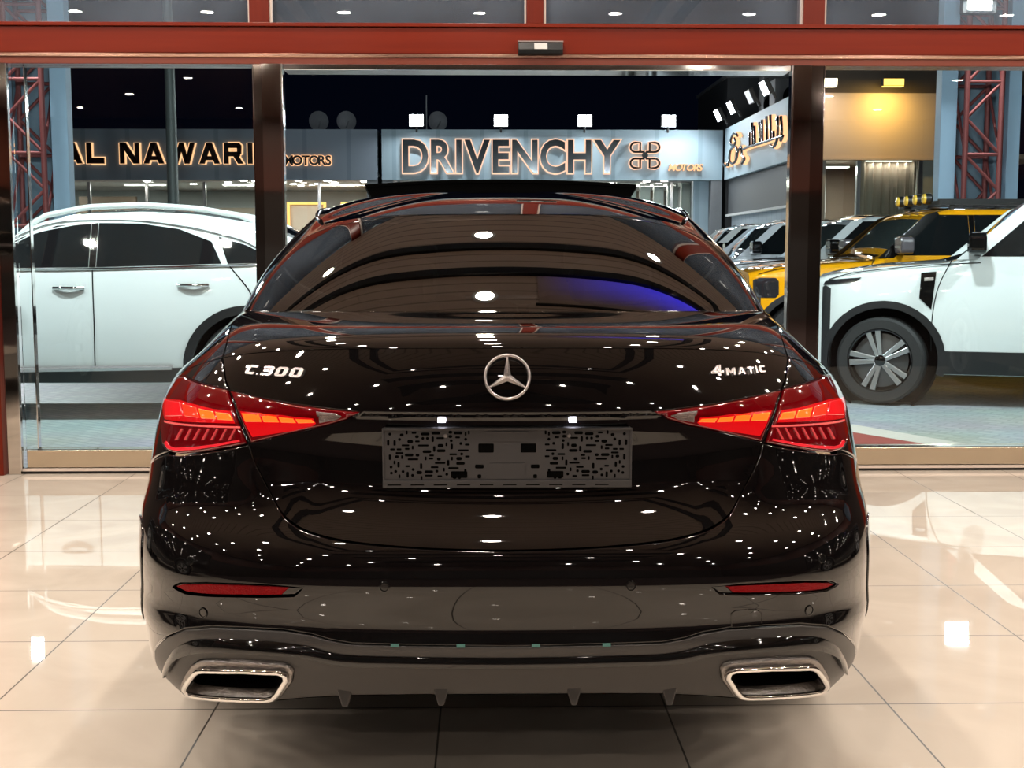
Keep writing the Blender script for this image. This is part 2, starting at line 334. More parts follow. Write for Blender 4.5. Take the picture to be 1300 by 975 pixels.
OUTL={'shut': [(-0.547, 0.9923), (-0.5058, 0.9614), (-0.4771, 0.94), (-0.4554, 0.9266), (-0.4243, 0.8974), (-0.3944, 0.8593), (-0.3781, 0.8381), (-0.362, 0.8134), (-0.3394, 0.7725), (-0.308, 0.721), (-0.2795, 0.6765), (-0.2553, 0.6565), (-0.2268, 0.6431), (-0.1903, 0.6332), (-0.1495, 0.6265), (-0.0713, 0.619), (-0.0026, 0.6163)],
'tl_outer': [(-0.4608, 0.9245), (-0.5164, 0.9276), (-0.5903, 0.9302), (-0.6785, 0.9335), (-0.7367, 0.925), (-0.7735, 0.9017), (-0.7523, 0.8746), (-0.7156, 0.8404), (-0.6847, 0.8039), (-0.6429, 0.7796), (-0.5995, 0.7704), (-0.5462, 0.772), (-0.4777, 0.785), (-0.4076, 0.8019), (-0.3692, 0.813), (-0.3806, 0.8345), (-0.4015, 0.8638), (-0.4282, 0.8971)],
'tl_inner': [(-0.4479, 0.923), (-0.3669, 0.9138), (-0.2962, 0.9049), (-0.2398, 0.8987), (-0.2056, 0.8952), (-0.1852, 0.8926), (-0.2042, 0.8712), (-0.2349, 0.8564), (-0.2841, 0.8402), (-0.3272, 0.8258), (-0.3585, 0.8161), (-0.3731, 0.8385), (-0.3925, 0.8645), (-0.4204, 0.8977)],
'tl_rev': [(-0.2521, 0.8908), (-0.2199, 0.8882), (-0.2102, 0.8784), (-0.2209, 0.8697), (-0.2448, 0.8627)],
'refl': [(-0.4879, 0.5052), (-0.4629, 0.5172), (-0.3959, 0.529), (-0.3294, 0.535), (-0.2741, 0.5371), (-0.2283, 0.5348), (-0.2401, 0.5186), (-0.2796, 0.5135), (-0.3286, 0.5091), (-0.3953, 0.5018), (-0.4499, 0.498)],
'refl_red': [(-0.4775, 0.5073), (-0.4582, 0.5154), (-0.3958, 0.5264), (-0.3293, 0.5324), (-0.274, 0.5354), (-0.2476, 0.5359), (-0.2588, 0.5189), (-0.2796, 0.5161), (-0.3286, 0.5118), (-0.3954, 0.5045), (-0.447, 0.5013)],
'diff_top': [(-0.604, 0.3296), (-0.5602, 0.3596), (-0.5126, 0.3895), (-0.4484, 0.4212), (-0.3824, 0.4361), (-0.3116, 0.4414), (-0.2529, 0.4428), (-0.2138, 0.4369), (-0.1895, 0.4274), (-0.1613, 0.4208), (-0.113, 0.42), (-0.0634, 0.4192), (-0.0026, 0.4183)],
'strip_top': [(-0.5673, 0.2883), (-0.5273, 0.3294), (-0.4909, 0.3629), (-0.4323, 0.3981), (-0.3713, 0.412), (-0.3176, 0.4172), (-0.2689, 0.418), (-0.2192, 0.4128), (-0.1894, 0.4007), (-0.1614, 0.3949), (-0.1132, 0.3939), (-0.0634, 0.3929), (-0.0025, 0.3918)],
'strip_bot': [(-0.548, 0.2794), (-0.5072, 0.3172), (-0.4803, 0.3437), (-0.4239, 0.3744), (-0.3735, 0.3869), (-0.3186, 0.3932), (-0.2696, 0.3943), (-0.2263, 0.3935), (-0.1902, 0.3806), (-0.1621, 0.3763), (-0.1135, 0.3762), (-0.0636, 0.3761), (-0.0025, 0.375)],
'ex_out': [(-0.5011, 0.2566), (-0.4366, 0.338), (-0.42, 0.3503), (-0.4013, 0.3569), (-0.3211, 0.3682), (-0.2591, 0.3698), (-0.2453, 0.3631), (-0.2413, 0.3517), (-0.245, 0.3262), (-0.2635, 0.2903), (-0.2761, 0.2754), (-0.2905, 0.2698), (-0.3712, 0.2569), (-0.4902, 0.2246), (-0.5401, 0.2136)],
'ex_in': [(-0.4818, 0.2608), (-0.4297, 0.3181), (-0.4214, 0.3247), (-0.4088, 0.3292), (-0.3236, 0.3423), (-0.2632, 0.3457), (-0.2561, 0.3415), (-0.2548, 0.333), (-0.2702, 0.2979), (-0.2796, 0.2851), (-0.291, 0.2803), (-0.3662, 0.2696), (-0.4695, 0.2473), (-0.4927, 0.243)],
'bottom': [(-0.587, 0.2211), (-0.5562, 0.2062), (-0.4485, 0.2298), (-0.3555, 0.2538), (-0.2858, 0.2668), (-0.2263, 0.2832), (-0.1651, 0.2941), (-0.0978, 0.2986), (-0.0024, 0.2999)],
'glass': [(-0.0008, -0.0054), (-0.123, -0.0053), (-0.2464, -0.0073), (-0.3825, -0.0085), (-0.5167, -0.0105), (-0.6191, -0.0106), (-0.6392, 0.2026), (-0.6609, 0.4066), (-0.6906, 0.6018), (-0.6919, 0.7477), (-0.6523, 0.8538), (-0.6072, 0.9082), (-0.5083, 0.9383), (-0.3924, 0.9645), (-0.2594, 0.9986), (-0.1208, 1.0105), (0.0053, 1.0128)],
'obar0': [(-0.7188, 0.8735), (-0.5998, 0.8813), (-0.5616, 0.8563), (-0.6579, 0.8425)],
'obar1': [(-0.5877, 0.8808), (-0.5249, 0.8792), (-0.5005, 0.8585), (-0.5541, 0.8563)],
'obar2': [(-0.5143, 0.8775), (-0.4664, 0.8758), (-0.4509, 0.8607), (-0.4934, 0.8583)],
'obar3': [(-0.4588, 0.8756), (-0.4209, 0.8753), (-0.4074, 0.8618), (-0.4449, 0.8603)],
'ibar0': [(-0.3916, 0.8784), (-0.3565, 0.8784), (-0.3459, 0.8627), (-0.3782, 0.8613)],
'ibar1': [(-0.351, 0.8772), (-0.3219, 0.874), (-0.3137, 0.8625), (-0.3417, 0.8624)],
'ibar2': [(-0.3171, 0.8732), (-0.291, 0.8705), (-0.284, 0.8617), (-0.3098, 0.8622)],
'ibar3': [(-0.2865, 0.8697), (-0.259, 0.8691), (-0.2526, 0.8631), (-0.2797, 0.8613)],
'oglow': [(-0.7675, 0.8713), (-0.6057, 0.8862), (-0.5272, 0.8845), (-0.468, 0.8811), (-0.4201, 0.8808), (-0.4004, 0.856), (-0.4791, 0.8505), (-0.6616, 0.835)],
'iglow': [(-0.3981, 0.8825), (-0.3545, 0.8838), (-0.2905, 0.8745), (-0.2571, 0.8719), (-0.2502, 0.8614), (-0.2548, 0.8558), (-0.2845, 0.845), (-0.3564, 0.8296), (-0.3741, 0.8515)],
'oline': [(-0.6624, 0.8319), (-0.477, 0.8451), (-0.3877, 0.8506), (-0.3862, 0.8471), (-0.4755, 0.841), (-0.6586, 0.828)],
'obase': [(-0.6154, 0.7911), (-0.591, 0.7833), (-0.5618, 0.7837), (-0.4934, 0.7944), (-0.4407, 0.8059), (-0.383, 0.822), (-0.3803, 0.8181), (-0.4393, 0.8005), (-0.4914, 0.7887), (-0.559, 0.7776), (-0.6012, 0.7761), (-0.6253, 0.7848)],
'fin0': [(-0.5556, 0.8283), (-0.5503, 0.8285), (-0.5637, 0.8004), (-0.5712, 0.7994)],
'fin1': [(-0.5218, 0.8325), (-0.5172, 0.8325), (-0.5285, 0.8051), (-0.5348, 0.8043)],
'fin2': [(-0.4923, 0.8359), (-0.4882, 0.8359), (-0.4982, 0.8088), (-0.5037, 0.8081)],
'fin3': [(-0.4658, 0.8387), (-0.4621, 0.8386), (-0.4711, 0.8119), (-0.4761, 0.8113)],
'fin4': [(-0.4416, 0.8412), (-0.4382, 0.841), (-0.4465, 0.8146), (-0.451, 0.8141)],
'fin5': [(-0.4192, 0.8433), (-0.416, 0.8431), (-0.4238, 0.8169), (-0.428, 0.8165)],
'fin6': [(-0.3983, 0.8452), (-0.3953, 0.845), (-0.4026, 0.8189), (-0.4065, 0.8185)]}
# ------------------------------------------------------------ patches cut to an outline and laid on a surface
def in_poly(P,poly):
    x,y=P[:,0],P[:,1];q=np.asarray(poly);n=len(q);c=np.zeros(len(P),bool);j=n-1
    for i in range(n):
        xi,yi=q[i];xj,yj=q[j]
        c^=((yi>y)!=(yj>y))&(x<(xj-xi)*(y-yi)/((yj-yi) if yj!=yi else 1e-12)+xi);j=i
    return c
def seg_dist(P,poly):
    q=np.asarray(poly);d=np.full(len(P),9.)
    for i in range(len(q)):
        a=q[i-1];b=q[i];ab=b-a;t=np.clip(((P-a)@ab)/(ab@ab+1e-12),0,1)
        d=np.minimum(d,np.linalg.norm(P-(a+t[:,None]*ab),axis=1))
    return d
def densify(poly,step):
    out=[];q=[np.asarray(p,float) for p in poly]
    for i in range(len(q)):
        a=q[i];b=q[(i+1)%len(q)];n=max(1,int(math.ceil(np.linalg.norm(b-a)/step)))
        for k in range(n): out.append(a+(b-a)*k/n)
    return np.array(out)
def smooth_line(pts,n=4):
    """Catmull-Rom through points"""
    p=[np.asarray(q,float) for q in pts];out=[]
    for i in range(len(p)-1):
        a=p[max(i-1,0)];b=p[i];c=p[i+1];d=p[min(i+2,len(p)-1)]
        for k in range(n):
            t=k/n;out.append(.5*((2*b)+(-a+c)*t+(2*a-5*b+4*c-d)*t*t+(-a+3*b-3*c+d)*t**3))
    out.append(p[-1]);return [tuple(map(float,q)) for q in out]
def area(q): q=np.asarray(q);return .5*np.sum(q[:,0]*np.roll(q[:,1],-1)-np.roll(q[:,0],-1)*q[:,1])
def inset(q,w):
    """move a closed outline inwards by w (outline given anticlockwise)"""
    t=np.roll(q,-1,0)-np.roll(q,1,0);t/=np.linalg.norm(t,axis=1)[:,None]+1e-12
    return q+np.stack([-t[:,1],t[:,0]],1)*w
def normals(fn,a,b,ref,e=1e-3):
    da=fn(a+e,b)-fn(a-e,b);db=fn(a,b+e)-fn(a,b-e);n=np.cross(da,db)
    n/=np.linalg.norm(n,axis=-1)[...,None]+1e-12
    s=np.sum(n*(fn(a,b)-np.asarray(ref)),-1)
    return np.where((s<0)[...,None],-n,n)
def patch(mb,fn,outline,step=.02,holes=(),sc=1.0,rim=.003,depth=.006,lift=0.,ref=(0,2.3,.65),mi=0,extra=None):
    """sc: metres per unit of the first parameter"""
    S=np.array([sc,1.0])
    def prep(o,ccw):
        q=densify(np.asarray(o,float)*S,step)
        return q if (area(q)>0)==ccw else q[::-1]
    out=prep(outline,True);hs=[prep(h,False) for h in holes]
    loops=[(out,inset(out,rim) if rim else out)]+[(h,inset(h,rim) if rim else h) for h in hs]
    lo=out.min(0);hi=out.max(0)
    gx,gy=np.meshgrid(np.arange(lo[0]+step/2,hi[0],step),np.arange(lo[1]+step/2,hi[1],step*.9))
    gx[::2]+=step*.25
    g=np.stack([gx.ravel(),gy.ravel()],1)
    if extra is not None: g=np.concatenate([g,np.asarray(extra,float)*S])
    m=in_poly(g,loops[0][1])
    for _,h in loops[1:]: m&=~in_poly(g,h)
    for _,l in loops: m&=seg_dist(g,l)>step*.4
    g=g[m]
    vs=[];es=[]
    for _,l in loops:
        b=len(vs);n=len(l);vs+=[tuple(p) for p in l];es+=[(b+i,b+(i+1)%n) for i in range(n)]
    vs+=[tuple(p) for p in g]
    V,_,F,*_r=geometry.delaunay_2d_cdt([Vector(p) for p in vs],es,[],0,1e-6)
    V=np.array([(p[0],p[1]) for p in V]);F=np.array([f[:3] for f in F if len(f)==3])
    c=V[F].mean(1);k=in_poly(c,loops[0][1])
    for _,h in loops[1:]: k&=~in_poly(c,h)
    F=F[k]
    A,B=V[:,0]/sc,V[:,1]
    P=fn(A,B);N=normals(fn,A,B,ref);P=P+N*lift
    # orient the triangles with the normals
    fa=np.cross(P[F[:,1]]-P[F[:,0]],P[F[:,2]]-P[F[:,0]]);flip=np.sum(fa*N[F[:,0]],1)<0
    F[flip]=F[flip][:,::-1]
    mb.add(P,[tuple(f) for f in F],N,mi)
    if rim:
        for o,l in loops:
            po=fn(o[:,0]/sc,o[:,1]);no=normals(fn,o[:,0]/sc,o[:,1],ref);pl=fn(l[:,0]/sc,l[:,1])+no*lift
            pe=po+no*(lift-rim*.6);pd=po+no*(lift-depth);w=po-pl+no*lift;w/=np.linalg.norm(w,axis=1)[:,None]+1e-9
            nl=normals(fn,l[:,0]/sc,l[:,1],ref);n1=no*.55+w*.83
            n=len(o);vs3=np.concatenate([pl,pe,pd]);ns=np.concatenate([nl,n1,w])
            fs=[]
            for i in range(n):
                j=(i+1)%n;fs+=[(i,n+i,n+j,j),(n+i,2*n+i,2*n+j,n+j)]
            # orient
            t=fs[0];fa=np.cross(vs3[t[1]]-vs3[t[0]],vs3[t[2]]-vs3[t[0]])
            if np.dot(fa,n1[0])<0: fs=[f[::-1] for f in fs]
            mb.add(vs3,fs,ns,mi)
def gridpatch(mb,fn,A,B,ref=(0,2.3,.65),lift=0.,mi=0):
    P=fn(A,B);N=normals(fn,A,B,ref);P=P+N*lift
    a=P[0,0];f=np.cross(P[0,1]-a,P[1,1]-a)
    mid=tuple(k//2 for k in A.shape);q=P[mid];f=np.cross(P[mid[0],mid[1]+1]-q,P[mid[0]+1,mid[1]+1]-q)
    if np.dot(f,N[mid])<0: P=P[:,::-1];N=N[:,::-1]
    mb.grid(P,N,mi=mi)
def frame(fn,a,b,ref=(0,2.3,.65)):
    """matrix at a surface point: x to the right seen from outside, y up, z out"""
    a=np.array(float(a));b=np.array(float(b));p=Vector(fn(a,b));n=Vector(normals(fn,a,b,ref)).normalized()
    x=Vector((0,0,1)).cross(n).normalized();y=n.cross(x)
    m=Matrix((x,y,n)).transposed().to_4x4();m.translation=p;return m
# ------------------------------------------------------------ letters
def text_mesh(ch,size,ext,off=0.0,shear=0.0,bev=0.0):
    cu=bpy.data.curves.new('letter','FONT');cu.body=ch;cu.size=size;cu.extrude=ext;cu.offset=off;cu.shear=shear;cu.resolution_u=4;cu.bevel_depth=bev
    o=bpy.data.objects.new('letter_tmp',cu);COL.objects.link(o)
    dg=bpy.context.evaluated_depsgraph_get();dg.update()
    me=bpy.data.meshes.new_from_object(o.evaluated_get(dg))
    bpy.data.objects.remove(o);bpy.data.curves.remove(cu)
    return me
def mbounds(me):
    c=np.array([v.co[:] for v in me.vertices]);return c.min(0),c.max(0)
def inset_list(o,w):
    q=np.asarray(o,float)
    if area(q)<0: q=q[::-1]
    return [tuple(p) for p in inset(q,w)]
REFL=M('red_reflector',(.22,.0005,.003),.4,0,.12,.0,bump=.4,bscale=260)
EXH=M('dark_exhaust',(.007,.005,.005),.6,0,.2)  # even near-black for the tailpipe cavities
LENS=M('red_lamp_lens',(.10,.0,.002),.05,0,.5,1.0,(.9,.006,.012),.055)
GUIDE=M('lit_red_light_guide',(.3,.0,.0),.08,0,.5,1.0,(.9,.008,.012),.62)
SEG=[M('lit_lamp_segment',(.3,.02,.0),.1,0,.5,1,(1,.105,.010),2.2),M('lit_lamp_segment_dim',(.3,.01,.0),.1,0,.5,1,(1,.035,.014),1.5),M('lit_lamp_segment_edge',(.3,.0,.0),.1,0,.5,1,(.95,.012,.018),1.0)]
PINKL=M('pale_light_line',(.5,.1,.1),.1,0,.5,.5,(1,.07,.07),.6)
REDL=M('red_light_line',(.4,.01,.02),.1,0,.5,.5,(1,.02,.03),.6)
FINL=M('lamp_fin_red',(.5,.06,.07),.15,0,.5,.5,(1,.04,.05),.22)
CLEARL=M('clear_lamp_cover',(.30,.24,.24),.15,.4,.5,1,bump=.5,bscale=150)
PLATEM=M('charcoal_plastic',(.052,.050,.052),.42,0,.45)
HOLEM=M('dark_slots',(.002,.002,.002),.9,0,.03)
PLAMP=M('lit_plate_lamp',(.8,.8,.8),.3,0,.5,0,(.85,.85,1),16.)
SENSM=M('sensor_black',(.006,.006,.006),.12,0,.6,.6)
TEAL=M('teal_tape',(.07,.20,.18),.5)
ROOFTRIM=M('dark_chrome_trim',(.35,.34,.33),.1,1)
INTER=M('dark_upholstery',(.015,.013,.012),.6)
DISCM=M('grey_brake_disc',(.10,.10,.10),.4,.8)
BADGE=M('brushed_bright_metal',(.60,.55,.55),.27,.9,.5)
DKCHR=M('dark_chrome',(.30,.28,.27),.30,1,bump=.3,bscale=120)
# ------------------------------------------------------------ the showroom
TILE=tile_mat(); PAV=paver_mat(); SLAT=slat_mat()
CREAM=M('cream_wall_paint',(.62,.52,.42),.6,var=.05); DARKWALL=M('dark_brown_wall',(.030,.021,.018),.35,0,.4); REDWALL=M('red_brown_wall',(.13,.035,.02),.4)
BLACKFR=M('black_ceiling_frame',(.006,.005,.005),.5); LENSW=emitter('warm_white_spot',(1,.89,.77),DOWN)
RX,RY0,RY1,RZ=8.0,-9.0,7.0,3.6
def one(name,mat,*boxes,bevel=0,kind='structure'):
    mb=MB()
    for b in boxes: mb.box(*b)
    o=mb.build(name,mat,bevel=bevel)
    if kind: o['kind']=kind
    return o
one('floor',TILE,(-RX,RX,RY0,7.02,-.08,0))
one('floor_reflection_mat',M('dark_reflection_mat',(.022,.006,.005),.9,bump=.3,bscale=200),(-RX+.05,RX-.05,RY0+.05,.65,0,.008))  # unseen dark sheet, added to darken reflections in the bumper and lid
one('ceiling',SLAT,(-RX,RX,RY0,RY1,RZ,RZ+.1))
one('wall_back',DARKWALL,(-RX,RX,RY0-.1,RY0,0,RZ))
one('wall_left',DARKWALL,(-RX-.1,-RX,RY0,RY1,0,RZ)); one('wall_right',DARKWALL,(RX,RX+.1,RY0,RY1,0,RZ))
one('trim_1',REDWALL,(-RX,RX,RY0,RY0+.06,2.3,RZ),(-RX,-RX+.06,RY0,RY1-.1,2.3,RZ),(RX-.06,RX,RY0,RY1-.1,2.3,RZ))
# black frames in the ceiling (nested rectangles round a tray)
fr=[]
for x0,x1,y0,y1,w in ((-2.02,2.02,-.6,6.10,.10),(-1.74,1.74,-.3,5.66,.10)):
    fr+=[(x0,x1,y0,y0+w,RZ-.05,RZ-.001),(x0,x1,y1-w,y1,RZ-.05,RZ-.001),(x0,x0+w,y0+w,y1-w,RZ-.05,RZ-.001),(x1-w,x1,y0+w,y1-w,RZ-.05,RZ-.001)]
for y0,y1 in ((-1.9,-1.3),(-3.5,-2.7),(-5.9,-4.7)): fr.append((-2.4,2.4,y0,y1,RZ-.03,RZ-.001))
one('trim_2',BLACKFR,*fr)
t=thing('blue_reflection_strip','unseen blue strip added at the ceiling to tint the rear window reflection','ceiling light',(1.0,5.44,RZ))  # added glow, out of view; gives the rear window its blue reflection
_m=emitter('blue_reflection_glow',(.010,.018,1.0),2.6);_nt=_m.node_tree;_e=[n for n in _nt.nodes if n.type=='EMISSION'][0]
_tc=_nt.nodes.new('ShaderNodeTexCoord');_sx=_nt.nodes.new('ShaderNodeSeparateXYZ');_nt.links.new(_tc.outputs['Object'],_sx.inputs[0])
def _ramp(sock,a0,a1):
    r=_nt.nodes.new('ShaderNodeMapRange');r.interpolation_type='SMOOTHSTEP';r.inputs[1].default_value=a0;r.inputs[2].default_value=a1;_nt.links.new(sock,r.inputs[0]);return r.outputs[0]
_nt.links.new(mathn(_nt,'MULTIPLY',mathn(_nt,'MULTIPLY',_ramp(_sx.outputs[0],-.75,.35),_ramp(_sx.outputs[1],-.30,.08)),2.4),_e.inputs[1])  # glow fades across the strip so its reflection fades too
_d=_nt.nodes.new('ShaderNodeBsdfDiffuse');_d.inputs[0].default_value=(.5,.38,.31,1);_ad=_nt.nodes.new('ShaderNodeAddShader');_o=[n for n in _nt.nodes if n.type=='OUTPUT_MATERIAL'][0]
_nt.links.new(_e.outputs[0],_ad.inputs[0]);_nt.links.new(_d.outputs[0],_ad.inputs[1]);_nt.links.new(_ad.outputs[0],_o.inputs[0])
mb=MB();mb.box(-.68,.62,-.30,.10,-.02,0);mb.build('lit_strip',_m,t);mb=MB();mb.box(-.70,.64,-.315,-.30,-.03,0);mb.build('edge_trim',BLACKFR,t)
# ceiling spots
SPOT=None
def spot(x,y):
    global SPOT
    lab='round white recessed ceiling spot shining down on the black car'
    if SPOT is None:
        t=thing('ceiling_spot',lab,'ceiling light',(x,y,RZ),0,'recessed ceiling spots')
        mb=MB();mb.lathe([(.062,-.012),(.085,-.014),(.092,0)],'z',20);mb.build('trim_ring',M('white_ring',(.75,.73,.7),.4),t,smooth=40)
        mb=MB();mb.lathe([(0,-.010),(.062,-.010)],'z',16);mb.build('lit_disc',LENSW,t)
        SPOT=t
    else: copy_tree(SPOT,(x,y,RZ))
sx=[-6.6,-5.3,-4.0,-2.7,-1.35,0.0,1.35,2.7,4.0,5.3,6.6]
for j,y in enumerate([-7.2,-5.4,-3.6,-1.9,-.3,1.2,2.7,4.05,5.25,6.3]):
    for i,x in enumerate(sx):
        if ((i+j)%2==0 or y>1. and abs(x)<5.5) and not (y in (5.25,) and abs(x-1)<.8): spot(x-.04,y)
# ------------------------------------------------------------ the shopfront at y = 7
F0,F1=6.95,7.10
WHITEB=M('pale_glazing_bead',(.62,.52,.46),.4)
one('trim_3',BEAM,(-RX,RX,F0,F1,2.285,2.425),bevel=.004)                     # header
one('trim_4',M('reddish_chrome_moulding',(.55,.32,.24),.18,1),(-RX,RX,F0-.02,F1,2.262,2.283),bevel=.004)
one('trim_5',M('dark_red_moulding',(.16,.03,.015),.25),(-RX,RX,F0-.012,F1,2.226,2.262),bevel=.003)
one('trim_6',BEAM,(-RX,RX,F0-.015,F1,2.425,2.445),bevel=.003)
mx=[(-7.15,-7.05),(-5.68,-5.58),(-4.19,-4.09),(-2.72,-2.62),(-1.258,-1.152),(.229,.322),(1.73,1.845),(3.22,3.32),(4.69,4.79),(6.16,6.26)]
one('trim_7',BEAMV,*[(a,b,F0,F1,2.445,RZ) for a,b in mx],bevel=.003)
for zz in (3.55,):
    pass
one('trim_9',WHITEB,*[(b+.001,b+.013,F0+.02,F0+.06,2.447,RZ) for a,b in mx],*[(a-.009,a-.001,F0+.02,F0+.06,2.447,RZ) for a,b in mx])
n=1
ed=[-RX]+[v for p in mx for v in p]+[RX]
for i in range(0,len(ed),2):
    o=one('window_%d'%n,DUSTY,(ed[i]+.002,ed[i+1]-.002,7.03,7.042,2.445,RZ));n+=1
# mirror-clad columns beside the open doorway
one('trim_10',MIRROR,(-1.192,-1.094,F0-.03,F0+.05,0,2.226)); one('trim_11',DARKMIR,(-1.240,-1.194,F0-.01,F1+.02,0,2.226))
one('trim_12',MIRROR,(1.677,1.775,F0-.03,F0+.05,0,2.226)); one('trim_13',DARKMIR,(1.777,1.845,F0-.01,F1+.02,0,2.226))
one('trim_14',CHROME,(-1.093,-1.080,F0-.035,F0+.03,0,2.226),(1.664,1.676,F0-.035,F0+.03,0,2.226),(-1.244,-1.2405,F0-.02,F1,0,2.226),(1.8455,1.850,F0-.02,F1,0,2.226),bevel=.002)
one('trim_15',CHROME,(-1.079,1.663,F0-.02,F1+.02,2.196,2.226),bevel=.003)     # polished head of the doorway
# fixed side lights: rails, panes, jambs
DGAP=M('black_threshold_gap',(.008,.006,.005),.6)
for k,(x0,x1) in enumerate(((-2.56,-1.241),(1.851,3.55))):
    one('trim_%d'%(16+3*k),CHAMP,(x0+(.02 if k==0 else 0),x1,F0+.02,F1,.024,.128),bevel=.003)
    one('trim_%d'%(17+3*k),DGAP,(x0,x1,F0-.0,F1,0,.024))
    one('trim_%d'%(18+3*k),WHITEB,(x0,x1,F0-.012,F0+.004,.016,.030))
    o=one('window_%d'%(n),PANE,(x0,x1,7.02,7.03,.128,2.226));n+=1
    one('trim_%d'%(22+k),CHROME,(x0+.072 if k==0 else x1-.01,x0+.078 if k==0 else x1,7.0,7.04,.128,2.226),(x0,x1,7.0,7.035,.124,.130))
one('trim_24',MIRROR,(-2.630,-2.560,F0-.02,F0+.02,0,2.226)); one('trim_25',CHROME,(-2.5595,-2.553,F0-.022,F0+.01,.02,2.226),(-2.640,-2.631,F0-.022,F0+.02,0,2.226))
one('trim_26',BEAMV,(-3.2,-2.641,F0-.06,F1,0,2.226),bevel=.004); one('trim_27',MIRROR,(3.55,3.66,F0-.02,F1,0,2.226)); one('trim_28',BEAMV,(3.661,4.4,F0-.06,F1,0,2.226))
one('wall_front',DARKWALL,(-RX,-3.2,F0,F1,0,2.226),(4.4,RX,F0,F1,0,2.226))
# door sensor on the header
t=thing('door_sensor','black oblong motion sensor mounted on the red header beam','door sensor',(.304,F0-.0,2.262),0)
mb=MB();mb.prism([(0,.012),(-.055,.018),(-.062,.04),(-.045,.078),(0,.082)],lambda y,z,d:(d,y,z),-.120,.120);s_=mb.build('housing',SENSB if 'SENSB' in globals() else M('sensor_plastic',(.012,.014,.015),.35),t,bevel=.004)
mb=MB();mb.box(-.122,.122,-.047,0,.080,.087);mb.build('cover_edge',M('grey_edge',(.25,.2,.19),.4),t)
mb=MB();mb.prism([(-.062,.04),(-.0645,.041),(-.0505,.073),(-.048,.072)],lambda y,z,d:(d,y,z),-.034,.036);mb.build('label_plate',M('pale_grey_label',(.5,.48,.46),.5),t)
# ------------------------------------------------------------ ground outside
G_=one('ground',PAV,(-60,60,7.12,90,-.10,-.012)); 
one('doorstep',CHAMP,(-3.2,4.4,7.02,7.12,-.10,-.004))
t=MB();
def strip(nm,mat,q): 
    m=MB();m.prism(q,lambda x,y,d:(x,y,d),-.012,-.004);o=m.build(nm,mat);o['kind']='structure';return o
strip('painted_kerb_white',M('white_kerb_paint',(.55,.52,.46),.6),[(2.63,8.9),(2.50,8.55),(2.98,7.70),(3.22,7.70)])
strip('painted_kerb_red',M('red_kerb_paint',(.28,.045,.035),.6),[(2.495,8.54),(2.30,7.95),(2.40,7.70),(2.97,7.70)])
# ------------------------------------------------------------ unseen floodlights added over the shopfront to brighten the forecourt cars
t=None
LB=M('floodlight_body',(.05,.05,.05),.4)
def flood(x,z,label):
    t=thing('fill_floodlight',label,'floodlight',(x,7.35,z),0,'added fill lamps over the shopfront')
    mb=MB();mb.box(-.2,.2,-.05,.05,-.13,.13);mb.box(-.03,.03,-.25,-.05,-.03,.03);o=mb.build('lamp_housing',LB,t,bevel=.01)
    la=bpy.data.lights.new('forecourt_fill_lamp','AREA');la.shape='RECTANGLE';la.size=.36;la.size_y=.24;la.energy=OUT_W;la.color=(.86,.97,1.0)
    lo=bpy.data.objects.new('forecourt_fill_lamp',la);COL.objects.link(lo);lo.parent=t;lo.location=(0,.065,0);lo.rotation_euler=(R_(55),0,0)
for x in (-6,-2.2,2.2,6.): flood(x,4.3,'unseen floodlight added above the shopfront to brighten the forecourt')
# ------------------------------------------------------------ the black saloon
def absl(k): return [(abs(a),b) for a,b in OUTL[k]]
def mir(l,s): return [(a*s,b) for a,b in l]
AS=1.55     # metres per unit of the ring parameter at the tail
CAR=thing('saloon_car','glossy black saloon car seen from behind with lit red tail lamps and open roof panel','car',(CAR_X,CAR_Y,0),CAR_RZ)
def solve_a(y,z):
    lo,hi=0.,3.
    for _ in range(40):
        m=(lo+hi)/2
        if L(np.array(m),np.array(z))[1]<y: lo=m
        else: hi=m
    return lo
def arch(cy,cz,r,t0,t1,n=28):
    out=[]
    for i in range(n+1):
        t=R_(t0+(t1-t0)*i/n);y=cy+r*math.cos(t);z=max(.235,cz+r*math.sin(t));out.append((solve_a(y,z),z))
    return out
SH=absl('shut'); TO=absl('tl_outer'); TI=absl('tl_inner'); DT=absl('diff_top'); BT=absl('bottom')
RC=(1.06,.335,.375); FC=(3.93,.335,.375)
# shoulder line of the boot lid on the deck: from its lower corner to the glass corner
A0=SH[0][0];lidA=lambda r: A0+(.655-A0)*r
def ztop(a): return float(ZTOP(np.array(abs(a))))
# --- boot lid
mb=MB()
top=[(A0*t,ztop(A0*t)) for t in np.linspace(-1,1,41)]
left=[p for p in SH[1:]];left[-1]=(0.,left[-1][1])
ln=smooth_line([(A0,ztop(A0))]+left,3)
out=[(-a,z) for a,z in ln]+[(a,z) for a,z in ln[::-1]][1:]+top[::-1][1:-1]
rows=[(a,z) for z in (.8848,.8828,.8805,.8785) for a in np.arange(-.30,.301,.008)]
patch(mb,L,out,.016,[mir(TI,-1),TI],AS,.0016,.008,extra=rows)
A,B=np.meshgrid(np.linspace(-1,1,121),np.linspace(0,1,41));A=A*(A0+(.655-A0)*B)*.996
gridpatch(mb,H,A,B)
lid=mb.build('boot_lid',PAINT,CAR)
